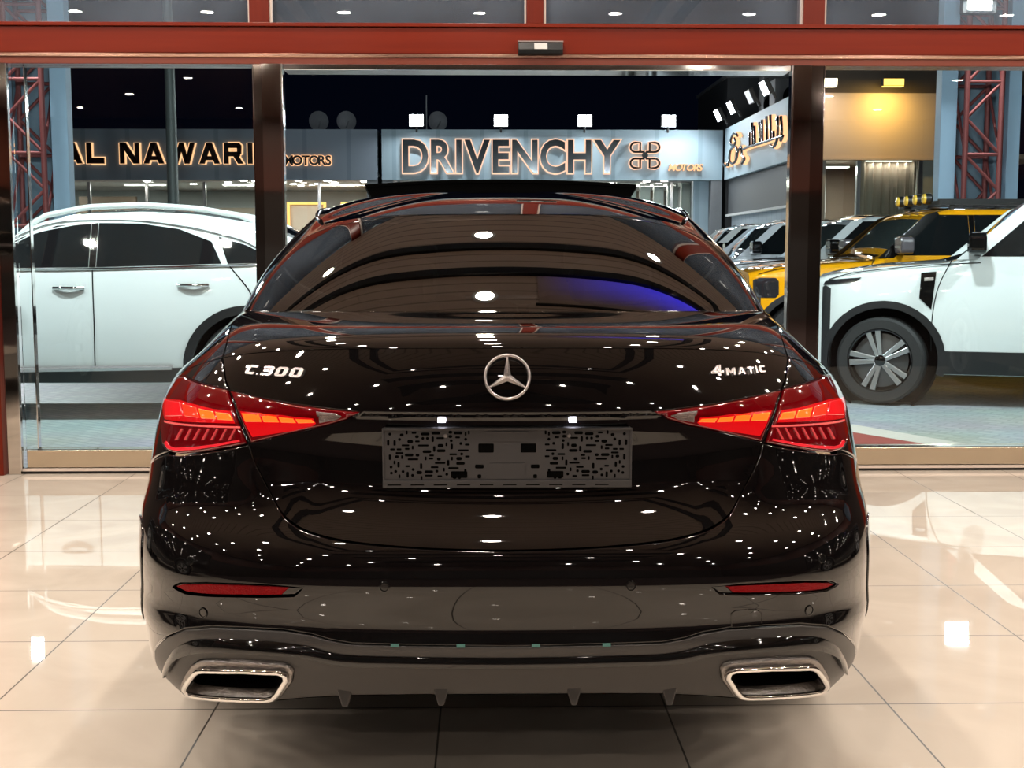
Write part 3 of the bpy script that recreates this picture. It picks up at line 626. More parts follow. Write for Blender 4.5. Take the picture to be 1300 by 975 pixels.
# --- body shell: shoulders, sides, pillars, bonnet, roof
mb=MB()
for s in (-1,1):
    seam=[(.6026,.769),(.69,.742),(.80,.70),(solve_a(RC[0]-math.sqrt(RC[2]**2-.29**2),RC[1]+.29),RC[1]+.29)]
    t0=180-math.degrees(math.asin(.29/RC[2]))
    o=[(A0+.004,ztop(A0+.004))]+[(a+.004,z) for a,z in SH[1:3]]+TO[0:11]+seam[1:]+arch(*RC,t0,-17)+arch(*FC,197,-17)+[(2.7,.24),(3.0,.24)]
    o+=[(a,ztop(a)) for a in np.linspace(3.0,A0+.004,90)]
    patch(mb,L,mir(o[:-1],s),.03,[],1.5,.003,.008)
    A,B=np.meshgrid(np.linspace(0,1,150),np.linspace(0,1,31));la=A0+(.655-A0)*B+.003
    A=s*(la+(3.0-la)*A)
    gridpatch(mb,H,A,B)
    GL=absl('glass')
    # pillar and cant rail round the glass openings
    q=[(.655,0.),(1.0,0.),(1.035,0.)]+[(1.06,.3),(1.10,.80),(1.25,.92),(1.7,.93),(1.86,.86),(1.95,.45),(2.0,.03),(2.03,0.),(2.06,.03),(2.09,.9),(2.2,.965),(3.0,.972),(3.0,1.0),(2.6,1.0),(2.2,1.0),(1.8,1.0),(1.4,1.0),(1.0,1.0),(.8,1.0),(.7,1.0),(.62,1.0),(.5,1.0),(.40,1.0),(.2684,.9995)]
    gl=[p for p in GL if p[1]<.96 and p[1]>.05][0:]
    q+=[(a-0.0,b) for a,b in gl[::-1]]+[(.645,.02)]
    patch(mb,G,mir(q,s),.02,[],1.3,.003,.006)
    A,B=np.meshgrid(np.linspace(0.0001,3.0,160),np.linspace(0,.9995,40))
    gridpatch(mb,R,s*A,B)
shell=mb.build('body_shell',PAINT,CAR)
# --- rear window, side windows, windscreen
mb=MB();gl=[p for p in GL if .05<p[1]<.96]
half=[(.06,.008),(.2,.008),(.4,.008),(.56,.008),(.638,.012)]+gl+[(.2684,.992),(.1247,.998),(.0,.999)]
o=mir(half,1)+mir(half[:-1][::-1],-1)
patch(mb,G,o,.02,[],1.2,.002,.004,lift=-.001)
rw=mb.build('rear_window',CARGLASS,CAR);rw['label']='sloping privacy-tinted rear window'
mb=MB()
for s in (-1,1):
    mb2=MB();patch(mb2,G,mir([(1.045,.03),(1.075,.35),(1.115,.79),(1.255,.905),(1.7,.915),(1.85,.85),(1.94,.44),(1.985,.03)],s),.04,[],2.2,.002,.004)
    mb2.build('side_window',DARKGL,CAR)
patch(mb,G,[(2.08,.03),(2.11,.88),(2.2,.955),(3.0,.962),(3.8,.955),(3.89,.88),(3.92,.03)] if False else [(2.08,.03),(2.11,.88),(2.2,.955),(2.6,.962),(3.0,.962),(3.0,.03)],.04,[],1.0,.002,.004)
patch(mb,G,mir([(2.08,.03),(2.11,.88),(2.2,.955),(2.6,.962),(3.0,.962),(3.0,.03)],-1),.04,[],1.0,.002,.004)
mb.build('windscreen',DARKGL,CAR)
# --- rear bumper
mb=MB()
zs=math.sqrt(RC[2]**2-.29**2)
shl=[(a,z-.0010) for a,z in ln[::-1]];shl=[p for p in shl if p[1]<.815]
right=[(0.,.4163)]+[(a,z) for a,z in DT[::-1][1:]]+[(.66,.275),(.75,.245)]
ar=arch(RC[0],RC[1],RC[2],197,180-math.degrees(math.asin(.28/RC[2])),16)
right+=ar+[(.80,.694),(.69,.736),(.6026,.763)]+[(a,z-.004) for a,z in TO[11:15]]
right+=[p for p in shl[::-1]]
right=right[:-1]+[(0.,shl[0][1])]
# right half goes from the centre bottom round to the centre top
o=right+[(-a,z) for a,z in right[::-1] if a>0]
RF=absl('refl');TW=[(.2756,.4798),(.262,.472),(.258,.445),(.258,.4455)]
patch(mb,L,o,.018,[mir(RF,-1),RF],AS,.003,.009)
bumper=mb.build('rear_bumper',PAINT,CAR)
# wheel-arch lips
for s in (-1,1):
    for c in (RC,FC):
        mb=MB();pts=[]
        for i in range(41):
            t=R_(-14+208*i/40);y=c[0]+(c[2]+.004)*math.cos(t);z=c[1]+(c[2]+.004)*math.sin(t);a=solve_a(y,z);p=L(np.array(a),np.array(z));pts.append((s*(p[0]+.002),p[1],p[2]))
        mb.tube(pts,.011,10);mb.build('wheel_arch_lip',PAINT,CAR,smooth=60)
# --- red reflectors in black recesses
for s in (-1,1):
    mb=MB();patch(mb,L,mir(RF,s),.012,[],AS,.002,.004,lift=-.006);o=mb.build('reflector_recess',GLOSSBLK,CAR)
    mb=MB();patch(mb,L,mir(absl('refl_red'),s),.012,[],AS,.002,.006,lift=-.002);mb.build('rear_reflector',REFL,o)
# --- diffuser with gloss strip, fins and tailpipes
mb=MB()
dtop=[(a,z-.003) for a,z in DT[::-1]];dtop[0]=(0.,dtop[0][1])
bt=[p for p in BT[::-1]];bt[0]=(0.,bt[0][1])
rgt=bt[:-2]+[(.49,.222),(.56,.207),(.60,.222)]+[(.64,.255)]+dtop[::-1]
EO=absl('ex_out')[:12]+[(.42,.247),(.478,.236),(.505,.243)]
EI=absl('ex_in')[:12]+[(.42,.261),(.466,.253),(.480,.256)]
o=rgt+[(-a,z) for a,z in rgt[::-1] if a>0][:]
patch(mb,L,o,.018,[mir(EO,-1),EO],AS,.003,.02)
# return lip under the car
A=np.array([[a for a,z in rgt[:9]]]);
diff=mb.build('diffuser',SATIN,CAR)
mb=MB();st=absl('strip_top')[::-1];sb=absl('strip_bot')[::-1];st[0]=(0.,st[0][1]);sb[0]=(0.,sb[0][1])
st=np.array(smooth_line(st,5));sb=np.array(smooth_line(sb,5))
st=np.concatenate([st[::-1]*[-1,1],st[1:]]);sb=np.concatenate([sb[::-1]*[-1,1],sb[1:]])
rws=[]
for k,(f,lf) in enumerate(((0,.001),(.12,.003),(.5,.0075),(.88,.0125),(1.0,.0125),(1.06,.004))):
    q=st*(1-f)+sb*f;rws.append(L(q[:,0],q[:,1])+normals(L,q[:,0],q[:,1],(0,2.3,.65))*lf)
mb.grid(np.array(rws))
mb.build('gloss_trim_strip',GLOSSBLK,diff,smooth=50)
for u in (-.292,-.108,.108,.292):
    mb=MB();a=u/1.68;z0=float(np.interp(abs(a),[p[0] for p in bt[:8]],[p[1] for p in bt[:8]]))
    p=L(np.array(a),np.array(z0));w=.008
    pr=[(p[1]-.004,z0+.028),(p[1]-.012,z0-.020),(p[1]+.02,z0-.024),(p[1]+.16,z0-.01),(p[1]+.16,z0+.012)];wd=[.020,.006,.006,.010,.020];n5=5
    mb.add([(p[0]-w_,y,z) for (y,z),w_ in zip(pr,wd)]+[(p[0]+w_,y,z) for (y,z),w_ in zip(pr,wd)],[tuple(range(n5))[::-1],tuple(range(n5,2*n5))]+[(i,(i+1)%n5,n5+(i+1)%n5,n5+i) for i in range(n5)])
    mb.build('diffuser_fin',SATIN,diff,bevel=.003)
mb=MB();A,B=np.meshgrid(np.linspace(-.5,.5,60),np.linspace(0,1,6))
zb=np.interp(np.abs(A),[p[0] for p in bt[:8]]+[.5],[p[1] for p in bt[:8]]+[.224]);P=L(A,zb);P=np.stack([P[...,0],P[...,1]+B*.5,P[...,2]-.0*B],-1);mb.grid(P);mb.build('undertray',MATTE,CAR,smooth=60)
for s in (-1,1):
    mb=MB()
    patch(mb,L,mir(EO,s),.01,[mir(EI,s)],AS,.003,.03,lift=.009)
    t=mb.build('tailpipe_trim',DKCHR,CAR)
    ei=densify(inset(np.array(EI if area(EI)>0 else EI[::-1])*[AS,1],-.004),.012);P=L(s*ei[:,0]/AS,ei[:,1])+[0,-.016,0];mb=MB();mb.tube([tuple(x) for x in P],.0062,10,True);mb.build('polished_rim',CHROME,t,smooth=60)
    mb=MB();q=densify(np.array(mir(EI,s))*[AS,1],.012);fr=L(q[:,0]/AS,q[:,1]);n=len(q)
    v=np.concatenate([fr+[0,.004,0],fr*[1,1,1]+[0,.14,.0]]);c=v[n:].mean(0);v[n:]=c+(v[n:]-c)*.8
    mb.add(v,[(i,(i+1)%n,n+(i+1)%n,n+i) for i in range(n)]+[tuple(range(n,2*n))])
    mb.build('tailpipe_cavity',EXH,t,smooth=50)
    mb=MB();mb.add([c+(p-c)*np.array([.55,1,.45])+[0,-.03,0] for p in v[n:]],[tuple(range(n))]);mb.tube([c+(p-c)*np.array([.55,1,.45])+[0,-.03,0] for p in v[n:]],.004,6,True);mb.build('tailpipe',MATTE,t,smooth=50)
# --- tail lamps
for s in (-1,1):
    for nm,outl,glow,bars in (('outer',TO,'oglow','obar'),('inner',TI,'iglow','ibar')):
        mb=MB();patch(mb,L,mir(inset_list(outl,.0015),s),.012,[],AS,.004,.010,lift=.001)
        t=mb.build('tail_lamp',LENS,CAR)
        mb=MB();patch(mb,L,mir(absl(glow),s),.01,[],AS,0,lift=.0022);mb.build('light_guide',GUIDE,t)
        for i in range(4):
            mb=MB();patch(mb,L,mir(absl(bars+str(i)),s),.008,[],AS,.0015,.003,lift=.0045);mb.build('lamp_segment',SEG[0 if nm=='inner' else (2 if i==0 else (1 if i==1 else 0))],t)
        if nm=='outer':
            mb=MB();patch(mb,L,mir(absl('oline'),s),.006,[],AS,.0008,.002,lift=.003);mb.build('light_line',PINKL,t)
            mb=MB();patch(mb,L,mir(absl('obase'),s),.006,[],AS,.0008,.002,lift=.003);mb.build('light_line',REDL,t)
            for i in range(7):
                mb=MB();patch(mb,L,mir(absl('fin%d'%i),s),.006,[],AS,.0006,.003,lift=.004);mb.build('lamp_fin',FINL,t)
        else:
            mb=MB();patch(mb,L,mir(absl('tl_rev'),s),.008,[],AS,.0015,.004,lift=.004);o=mb.build('reversing_lamp',CLEARL,t);o['label']='clear reversing lamp'
# --- badges
mb=MB();fm=frame(L,0.,.9645);r=.0455
mb.tube([(r*math.cos(2*math.pi*i/64),r*math.sin(2*math.pi*i/64),.006) for i in range(64)],.0032,10,True)
for k in range(3):
    t=R_(90+120*k);d=Vector((math.cos(t),math.sin(t),0));e=Vector((-math.sin(t),math.cos(t),0));w=.0085
    L1=d*r+Vector((0,0,.006));
    for sg in (-1,1):
        t2=t+sg*R_(60);b=Vector((math.cos(t2),math.sin(t2),0))*.0085+Vector((0,0,.004))
        mb.add([Vector((0,0,.014)),L1+e*.0014*sg,L1,b],[(0,1,2),(0,3,1)])
star=mb.build('star_emblem',BADGE,CAR,smooth=50);star.matrix_local=fm;star['label']='chrome three-pointed star in a ring'
TG={'C':(1.0,[[(.18,0),(.95,0),(.98,.24),(.24,.24)],[(.18,0),(.36,.12),(.36,.88),(.18,1),(0,.82),(0,.18)],[(.18,1),(.24,.76),(.98,.76),(1.0,1)]]),
'.':(.16,[[(0,0),(.16,0),(.16,.16),(0,.16)]]),
'3':(1.0,[[(0,0),(.82,0),(.78,.24),(0,.24)],[(.1,.40),(.75,.40),(.75,.62),(.1,.62)],[(0,.76),(.8,.76),(.85,1),(.05,1)],[(.66,.12),(.82,0),(1,.16),(1,.42),(.9,.51),(1,.60),(1,.84),(.85,1),(.66,.88)]]),
'0':(1.0,[[(.18,0),(.82,0),(.70,.22),(.30,.22)],[(.82,0),(1,.18),(1,.82),(.82,1),(.66,.85),(.66,.15)],[(.82,1),(.18,1),(.30,.78),(.70,.78)],[(.18,1),(0,.82),(0,.18),(.18,0),(.34,.15),(.34,.85)]]),
'4':(1.1,[[(.55,0),(.85,0),(.85,1),(.55,1)],[(0,.22),(1.1,.22),(1.1,.45),(0,.45)],[(0,.30),(.32,.30),(.85,1),(.55,1)]]),
'M':(1.25,[[(0,0),(.28,0),(.28,1),(0,1)],[(.97,0),(1.25,0),(1.25,1),(.97,1)],[(.05,1),(.32,1),(.70,.35),(.55,.2)],[(.93,1),(1.2,1),(.70,.2),(.55,.35)]]),
'A':(1.15,[[(0,0),(.28,0),(.68,1),(.44,1)],[(.46,1),(.74,1),(1.15,0),(.86,0)],[(.25,.18),(.9,.18),(.85,.38),(.32,.38)]]),
'T':(1.0,[[(0,.76),(1,.76),(1,1),(0,1)],[(.36,0),(.64,0),(.64,.8),(.36,.8)]]),
'I':(.28,[[(0,0),(.28,0),(.28,1),(0,1)]])}
def badge(name,chars,a0,a1,z0,z1,label,sizes):
    root=bpy.data.objects.new(name,None);COL.objects.link(root);root.parent=CAR;root['label']=label
    ws=[TG[c][0]*k for c,k in zip(chars,sizes)];gap=.24;tot=sum(ws)+gap*(len(ws)-1);x=0;h=z1-z0
    pa=Vector(L(np.array(a0),np.array(z0)));pb=Vector(L(np.array(a1),np.array(z0)));W=(pb-pa).length;k=W/tot
    for c,w,sz in zip(chars,ws,sizes):
        am=a0+(a1-a0)*(x+w/2)/tot;mb=MB()
        for p in TG[c][1]:
            q=np.array(p)*[k*sz,h*sz]-[w*k/2,0];q[:,0]+=.22*q[:,1]
            if area(q)<0:q=q[::-1]
            mb.prism([tuple(v) for v in q],lambda a,b,d:(a,b-h/2,d),-.002,.0045)
        o=mb.build('badge_letter',BADGE,root);o.matrix_local=frame(L,am,(z0+z1)/2)
        x+=w+gap
WID=1.25
badge('model_badge','C.300',-.4370,-.3060,.9555,.9775,'chrome C 300 lettering',[1,1,1,1,1])
WID=1.2
badge('drive_badge','4MATIC',.304,.434,.9575,.977,'chrome 4MATIC lettering',[1.25,.85,.85,.85,.85,.85])
# --- number plate carrier in the recess, two lamps above it
fm=frame(L,0.,.797);mb=MB()
def rrect(w,h,r,n=4):
    o=[]
    for cx,cy,t0 in ((w/2-r,h/2-r,0),(-w/2+r,h/2-r,90),(-w/2+r,-h/2+r,180),(w/2-r,-h/2+r,270)):
        for i in range(n+1): t=R_(t0+90*i/n);o.append((cx+r*math.cos(t),cy+r*math.sin(t)))
    return o
Z3=lambda p,q,d:(p,q,d)
mb.prism(rrect(.518,.126,.006),Z3,.002,.014)
mb.box(-.259,.259,-.063,-.048,.014,.019);mb.box(-.259,.259,.058,.063,.014,.018);mb.box(-.259,-.255,-.05,.06,.014,.017);mb.box(.255,.259,-.05,.06,.014,.017)
plate=mb.build('number_plate_holder',PLATEM,CAR,bevel=.001);plate.matrix_local=fm;plate['label']='empty dark plastic number plate holder'
rnd=random.Random(5);mb=MB();hm=MB()
occ=[]
def free(x,y,w,h):
    for X,Y,W,H_ in occ:
        if abs(x-X)<(w+W)/2+.0028 and abs(y-Y)<(h+H_)/2+.0026: return False
    occ.append((x,y,w,h));return True
for k in range(1600):
    w,h=rnd.choice([(.022,.004),(.016,.004),(.005,.012),(.008,.006),(.012,.007),(.004,.008),(.018,.006),(.006,.006),(.010,.004)])
    x=rnd.uniform(.078,.25-w/2);y=rnd.uniform(-.043,.054)
    if x-w/2<.074 or abs(y+.012)<.0035+h/2 and rnd.random()<.8: continue
    if free(x,y,w,h):
        for sg in (-1,1):
            mb.prism([(sg*x+p,y+q) for p,q in rrect(w,h,min(w,h)*.42,2)],Z3,.0138,.0146)
for x,y,w,h in ((.044,.020,.032,.019),(-.044,.020,.032,.019),(.058,-.019,.018,.008),(-.058,-.019,.018,.008),(.058,-.040,.008,.008),(-.058,-.040,.008,.008),(0,-.051,.014,.005),(.1,-.036,.034,.014),(-.1,-.036,.034,.014)):
    mb.prism([(x+p,y+q) for p,q in rrect(w,h,.002,2)],Z3,.0138,.0146)
for x in np.arange(-.235,.24,.048): mb.box(x-.014,x+.014,-.058,-.0555,.0188,.0194)
mb.build('slot_pattern',HOLEM,plate)
hm.prism(rrect(.074,.034,.002),lambda p,q,d:(p,q-.029,d),.014,.0158);hm.build('clip_plate',PLATEM,plate);hm=MB();hm.prism(rrect(.088,.02,.002),lambda p,q,d:(p,q+.045,d),.014,.0158)
hm.build('centre_plate',PLATEM,plate,smooth=40)
for x in (-.128,.128):
    hm=MB();hm.lathe([(.0,.0165),(.0035,.0165),(.0042,.0142)],'z',16,(x,.046,0));hm.build('screw',ALU,plate,smooth=40)
for s in (-1,1):
    p=L(np.array(s*.077),np.array(.890));mb=MB();mb.box(p[0]-.008,p[0]+.008,p[1]+.020,p[1]+.040,.8705,.8775)
    o=mb.build('plate_lamp',PLAMP,CAR,bevel=.001)
# --- side outlets at the bumper's outer edges
for s in (-1,1):
    q=mir([(.655,.585),(.69,.606),(.755,.60),(.795,.56),(.80,.48),(.745,.41),(.70,.372),(.672,.44),(.652,.52)],s);q=smooth_line(q+[q[0]],4)[:-1]
    mb=MB();patch(mb,L,q,.02,[],AS,.002,.006,lift=.0005);o=mb.build('side_outlet',GLOSSBLK,CAR)
    qq=np.array(q);P=L(qq[:,0],qq[:,1])+normals(L,qq[:,0],qq[:,1],(0,2.3,.65))*.0005;mb=MB();mb.tube([tuple(x) for x in P],.003,8,True);mb.build('outlet_edge',PAINT,o,smooth=60)
# --- parking sensors, towing cover, tape tabs
for a,z,r in ((.1255,.544,.011),(-.1255,.544,.011),(.4030,.4615,.011),(-.4030,.4615,.011),(.4406,.57,.010),(-.4406,.57,.010)):
    mb=MB();mb.lathe([(0,.0012),(r*.72,.0012),(r*.78,.0004),(r*.86,.0030),(r,.0028),(r*1.05,-.001)],'z',24);o=mb.build('parking_sensor',SENSM,CAR,smooth=30);o.matrix_local=frame(L,a,z)
mb=MB();q=[(.2560,.4440),(.2560,.474),(.262,.4795),(.285,.4800),(.296,.4785),(.3050,.470),(.3060,.4430)]
mb2=MB();pp=densify(np.array(q+[q[0]])*[AS,1],.01);P=L(pp[:,0]/AS,pp[:,1])
N_=normals(L,pp[:,0]/AS,pp[:,1],(0,2.3,.65));mb2.tube([tuple(x) for x in P+N_*.0004],.0011,6,True)
mb2.build('towing_eye_cover',GLOSSBLK,CAR,smooth=60)
for a in (-.112,-.044,.026,.097):
    mb=MB();mb.box(-.0085,.0085,-.0035,.0035,-.001,.001);o=mb.build('tape_tab',TEAL,CAR);o.matrix_local=frame(L,a,.4185);o['label']='small teal tape tab'
# --- open sunroof panel, roof mouldings
mb=MB();xs=np.linspace(-.54,.54,31);
P=np.array([[(x*(1-.055*(1-t)),2.22+.62*t+.05*(x/.54)**2,1.489-.036*t-.016*(x/.54)**2) for x in xs] for t in np.linspace(0,1,10)])
mb.grid(P);mb.grid(P-[0,0,.010]);
e=[tuple(p) for p in P[0]];mb.add(e+[(p[0]*.955,p[1]+.03,p[2]-.048) for p in e],[(i,i+1,31+i+1,31+i) for i in range(30)])
for j in (0,30):
    e=[tuple(p) for p in P[:,j]];mb.add(e+[(p[0]*.96,p[1]+.02,min(p[2]-.012,1.47)) for p in e],[(i,i+1,11+i,10+i) for i in range(9)])
sr=mb.build('sunroof_panel',MATTE,CAR,smooth=40);sr['label']='black roof panel tilted open'
for s in (-1,1):
    mb=MB();aa=np.linspace(.70,2.1,60);P=C2(s*aa)+[0,0,.004];mb.tube([tuple(p) for p in P],.006,8);mb.build('roof_moulding',ROOFTRIM,CAR,smooth=60)
    mb=MB();aa=np.linspace(1.03,2.0,40);P=C1(s*aa)+np.array([s*.004,0,0]);mb.tube([tuple(p) for p in P],.006,8);mb.build('belt_moulding',CHROME,CAR,smooth=60)
# --- what the tinted glass lets one guess: shelf, seats
mb=MB();mb.box(-.56,.56,.62,1.22,1.015,1.035);mb.build('parcel_shelf',INTER,CAR,bevel=.01)
for x0,x1 in ((-.56,-.06),(-.05,.05),(.06,.56)):
    mb=MB();mb.prism([(1.18,.55),(1.30,.55),(1.26,1.06),(1.20,1.08),(1.10,1.06)],lambda y,z,d:(d,y,z),x0,x1);s_=mb.build('rear_seat_back',INTER,CAR,bevel=.04)
    if x1-x0>.2:
        c=(x0+x1)/2;mb=MB();mb.box(c-.12,c+.12,1.12,1.22,1.07,1.20);mb.build('headrest',INTER,s_,bevel=.04)
for c in (-.36,.36):
    mb=MB();mb.box(c-.24,c+.24,2.15,2.30,.5,1.08);s_=mb.build('front_seat_back',INTER,CAR,bevel=.06)
    mb=MB();mb.box(c-.13,c+.13,2.14,2.24,1.10,1.26);mb.build('headrest',INTER,s_,bevel=.04)
mb=MB();mb.box(-.65,.65,3.05,3.45,.8,.98);mb.build('dashboard',INTER,CAR,bevel=.05)
# --- underside and wheels
mb=MB();aa=np.linspace(-3,3,120);P=L(aa,np.full(120,.32))*[.80,.96,1]+[0,.09,0]
n=len(aa);mb.add([(p[0],p[1],.27) for p in P]+[(p[0],p[1],.60) for p in P],[tuple(range(n)),tuple(range(n,2*n))]+[(i,(i+1)%n,n+(i+1)%n,n+i) for i in range(n)])
mb.build('underbody',MATTE,CAR)
def wheel(parent,x,y,z,r,w,side,style,rimmat,axis='x',spin=0.):
    """wheel whose axle runs along the axis; side = +1/-1 is the outer direction"""
    mb=MB();tw=w/2
    k=r/.35
    mb.lathe([(r*.70,tw*.86*side),(r*.74,tw*side),(r*.93,tw*.99*side),(r*.985,tw*.84*side),(r,tw*.55*side),(r,-tw*.55*side),(r*.97,-tw*.9*side),(r*.72,-tw*side),(r*.66,-tw*.6*side)],axis,64)
    for d in (.35,0,-.35): pass
    t=mb.build('wheel',RUBBER,parent,smooth=35,loc=(x,y,z))
    mb=MB();mb.lathe([(r*.735,tw*.90*side),(r*.715,tw*.99*side),(r*.69,tw*.95*side),(r*.66,tw*.5*side),(r*.64,-tw*.5*side)],axis,64)
    mb.build('rim',rimmat if style!='double' else GLOSSBLK,t,smooth=40)
    mb=MB();mb.lathe([(0,tw*.72*side),(r*.62,tw*.45*side),(r*.62,tw*.40*side)],axis,32);mb.build('brake_disc',DISCM,t,smooth=30)
    def pt(rad,ang,h):
        a,b=rad*math.cos(ang),rad*math.sin(ang);return (a,h,b) if axis=='y' else (h,a,b)
    for i in range(5):
        t0=2*math.pi*i/5+R_(90)+spin;mb=MB()
        subs=(-.16,.16) if style=='double' else (-.09,.09)
        for o_ in subs:
            for lo,hi,ww in ((.10*r,.70*r,.042*r),):
                a0=t0+o_*2.0;a1=t0+o_*.98
                dirp=R_(90)
                def q(rad,ang,dx,h):
                    c,s_=math.cos(ang),math.sin(ang);a,b=rad*c-dx*s_,rad*s_+dx*c
                    return (a,h,b) if axis=='y' else (h,a,b)
                h0=tw*.80*side;h1=tw*.90*side;d=tw*.25*side
                v=[q(lo,a0,-ww,h0),q(lo,a0,ww,h0),q(hi,a1,ww*1.5,h1),q(hi,a1,-ww*1.5,h1)]
                v2=[q(lo,a0,-ww,h0-d),q(lo,a0,ww,h0-d),q(hi,a1,ww*1.5,h1-d),q(hi,a1,-ww*1.5,h1-d)]
                mb.add(v+v2,[(0,1,2,3),(4,5,6,7),(0,1,5,4),(1,2,6,5),(2,3,7,6),(3,0,4,7)])
        mb.build('spoke',rimmat,t,bevel=.003)
    mb=MB();mb.lathe([(0,tw*.86*side),(r*.09,tw*.86*side),(r*.13,tw*.80*side),(r*.14,tw*.5*side)],axis,24);mb.build('hub_cap',GLOSSBLK,t,smooth=40)
    return t
for s in (-1,1):
    wheel(CAR,s*.775,RC[0],.338,.338,.235,s,'five',ALU)
    wheel(CAR,s*.785,FC[0],.338,.338,.225,s,'five',ALU)
# ------------------------------------------------------------ parked cars outside (front towards -x, near side -y)
def smooth_interp(pts,r=.05):
    px=np.array([p[0] for p in pts],float);py=np.array([p[1] for p in pts],float)
    def f(x):
        x=np.asarray(x,float);return sum(np.interp(x+d,px,py) for d in (-r,-r*.6,-r*.25,0,r*.25,r*.6,r))/7
    return f
class Hull:
    def __init__(s,Ln,W,top,belt,zb,tum,rc,wf,tuck=.05):
        s.Ln=Ln;s.W=W;s.top=smooth_interp(top,.06);s.belt=smooth_interp(belt,.08);s.zb=zb;s.tum=tum;s.rc=rc;s.wf=smooth_interp(wf,.03);s.tuck=tuck
    def Y(s,x,z):
        b=s.belt(x);w=s.W*s.wf(x)
        mid=s.zb+(b-s.zb)*.55
        return w-s.tum*np.maximum(0,z-b)-.10*np.maximum(0,z-mid)**2*0-s.tuck*np.clip((mid-z)/(mid-s.zb),0,1)**2-.035*np.clip((z-mid)/(b-mid),0,1.0)**2
    def side(s,sg,lift=.004):
        return lambda p,q:np.stack([p,sg*(s.Y(p,q)+lift),q+0*p],-1)
    def topz(s,x,y):
        rc=np.minimum(s.rc,.45*(s.top(x)-s.zb));t=s.top(x);ye=s.Y(x,t-rc);yi=ye-rc;ay=np.abs(y)
        z=t-.025*(np.minimum(ay,yi)/yi)**2
        k=np.clip((ay-yi)/rc,0,1);return np.where(ay>yi,t-.025-(rc-.025)*(1-np.sqrt(np.maximum(0,1-k*k))),z)
    def roof(s,lift=.004):
        return lambda p,q:np.stack([p,q,s.topz(p,q)+lift],-1)
    def mesh(s,mb,nx=110):
        xs=np.concatenate([[0,.01,.03,.06],np.linspace(.1,s.Ln-.1,nx),[s.Ln-.06,s.Ln-.03,s.Ln-.01,s.Ln]])
        rows=[]
        for x in xs:
            rc=min(s.rc,.45*(float(s.top(x))-s.zb));t=float(s.top(x));zt=t-rc
            pts=[(0.,s.zb),(s.W*.5,s.zb)]
            for z in np.linspace(s.zb,zt,22): pts.append((float(s.Y(x,z)),z))
            ye=float(s.Y(x,zt));yi=ye-rc
            for a in np.linspace(15,90,6): pts.append((yi+rc*math.cos(R_(a)),zt+(rc-.025)*math.sin(R_(a))))
            for k in (.8,.6,.4,.2,0.): pts.append((yi*k,t-.025*k*k))
            rows.append([(x,-y,z) for y,z in pts]+[(x,y,z) for y,z in pts[::-1]][1:-1])
        P=np.array(rows);r,c=P.shape[:2];f=[]
        for i in range(r-1):
            for j in range(c): f.append((i*c+j,i*c+(j+1)%c,(i+1)*c+(j+1)%c,(i+1)*c+j))
        f+=[tuple(range(c))[::-1],tuple((r-1)*c+j for j in range(c))]
        mb.add(P.reshape(-1,3),f)
def hull_body(h,name,mat,parent,wells,wr,half):
    mb=MB();h.mesh(mb);o=mb.build(name,mat,parent)
    cm=MB()
    for x,z in wells:
        for sg in (-1,1): cm.lathe([(0,sg*(half-.34)),(wr,sg*(half-.34)),(wr,sg*(half+.3)),(0,sg*(half+.3))],'y',40,(x,0,z))
    c=cm.build('cut',None,parent);bm=bmesh.new();bm.from_mesh(c.data);bmesh.ops.remove_doubles(bm,verts=bm.verts,dist=1e-4);bmesh.ops.recalc_face_normals(bm,faces=bm.faces);bm.to_mesh(c.data);bm.free();b=o.modifiers.new('wells','BOOLEAN');b.operation='DIFFERENCE';b.object=c;b.solver='EXACT'
    dg=bpy.context.evaluated_depsgraph_get();dg.update();me=bpy.data.meshes.new_from_object(o.evaluated_get(dg))
    o.modifiers.clear();o.data=me;bpy.data.objects.remove(c)
    bm=bmesh.new();bm.from_mesh(me)
    for f in bm.faces:f.smooth=True
    for e in bm.edges:
        if len(e.link_faces)==2 and e.calc_face_angle(0)>R_(38): e.smooth=False
    bm.to_mesh(me);bm.free()
    for x,z in wells:
        for sg in (-1,1):
            mb=MB();mb.lathe([(0,sg*(half-.325)),(wr-.006,sg*(half-.325)),(wr-.006,sg*(half-.075))],'y',40,(x,0,z));mb.build('wheel_liner',MATTE,parent,smooth=40)
    return o
WHITE=M('white_car_paint',(.72,.76,.75),.06,0,.5,1.0); YELLOW=M('yellow_car_paint',(.80,.36,.006),.08,0,.5,1.0); SILV=M('pale_silver_paint',(.60,.66,.70),.08,0,.5,1.0)
SCREEN=M('greenish_windscreen',(.045,.06,.056),.04,0,.6,.8);CLAD=M('black_cladding',(.012,.012,.013),.4); LAMPB=M('smoked_headlamp',(.02,.02,.022),.05,0,.6,1); GREYM=M('grey_mirror_shell',(.10,.09,.10),.2,0,.5,.5); AMBER=M('amber_marker',(.9,.22,.02),.25,0,.5,.5)
YLAMP=M('yellow_lamp_glass',(.85,.55,.06),.2,0,.5,.8)
def P_(mb,fn,o,step=.04,rim=.003,lift=0.,depth=.005): patch(mb,fn,o,step,[],1.0,rim,depth,lift,ref=(2.0,0,.7)); return mb
def arcpts(cx,cz,r,t0,t1,n=20): return [(cx+r*math.cos(R_(t0+(t1-t0)*i/n)),cz+r*math.sin(R_(t0+(t1-t0)*i/n))) for i in range(n+1)]
def line_tube(mb,fn,pts,r): mb.tube([tuple(fn(np.array(a),np.array(b))) for a,b in smooth_line(pts,4)],r,6)
def shutl(h,sg,t,pts,r):
    mb=MB();line_tube(mb,h.side(sg,.001),pts,r);mb.build('shut_line',MATTE,t)
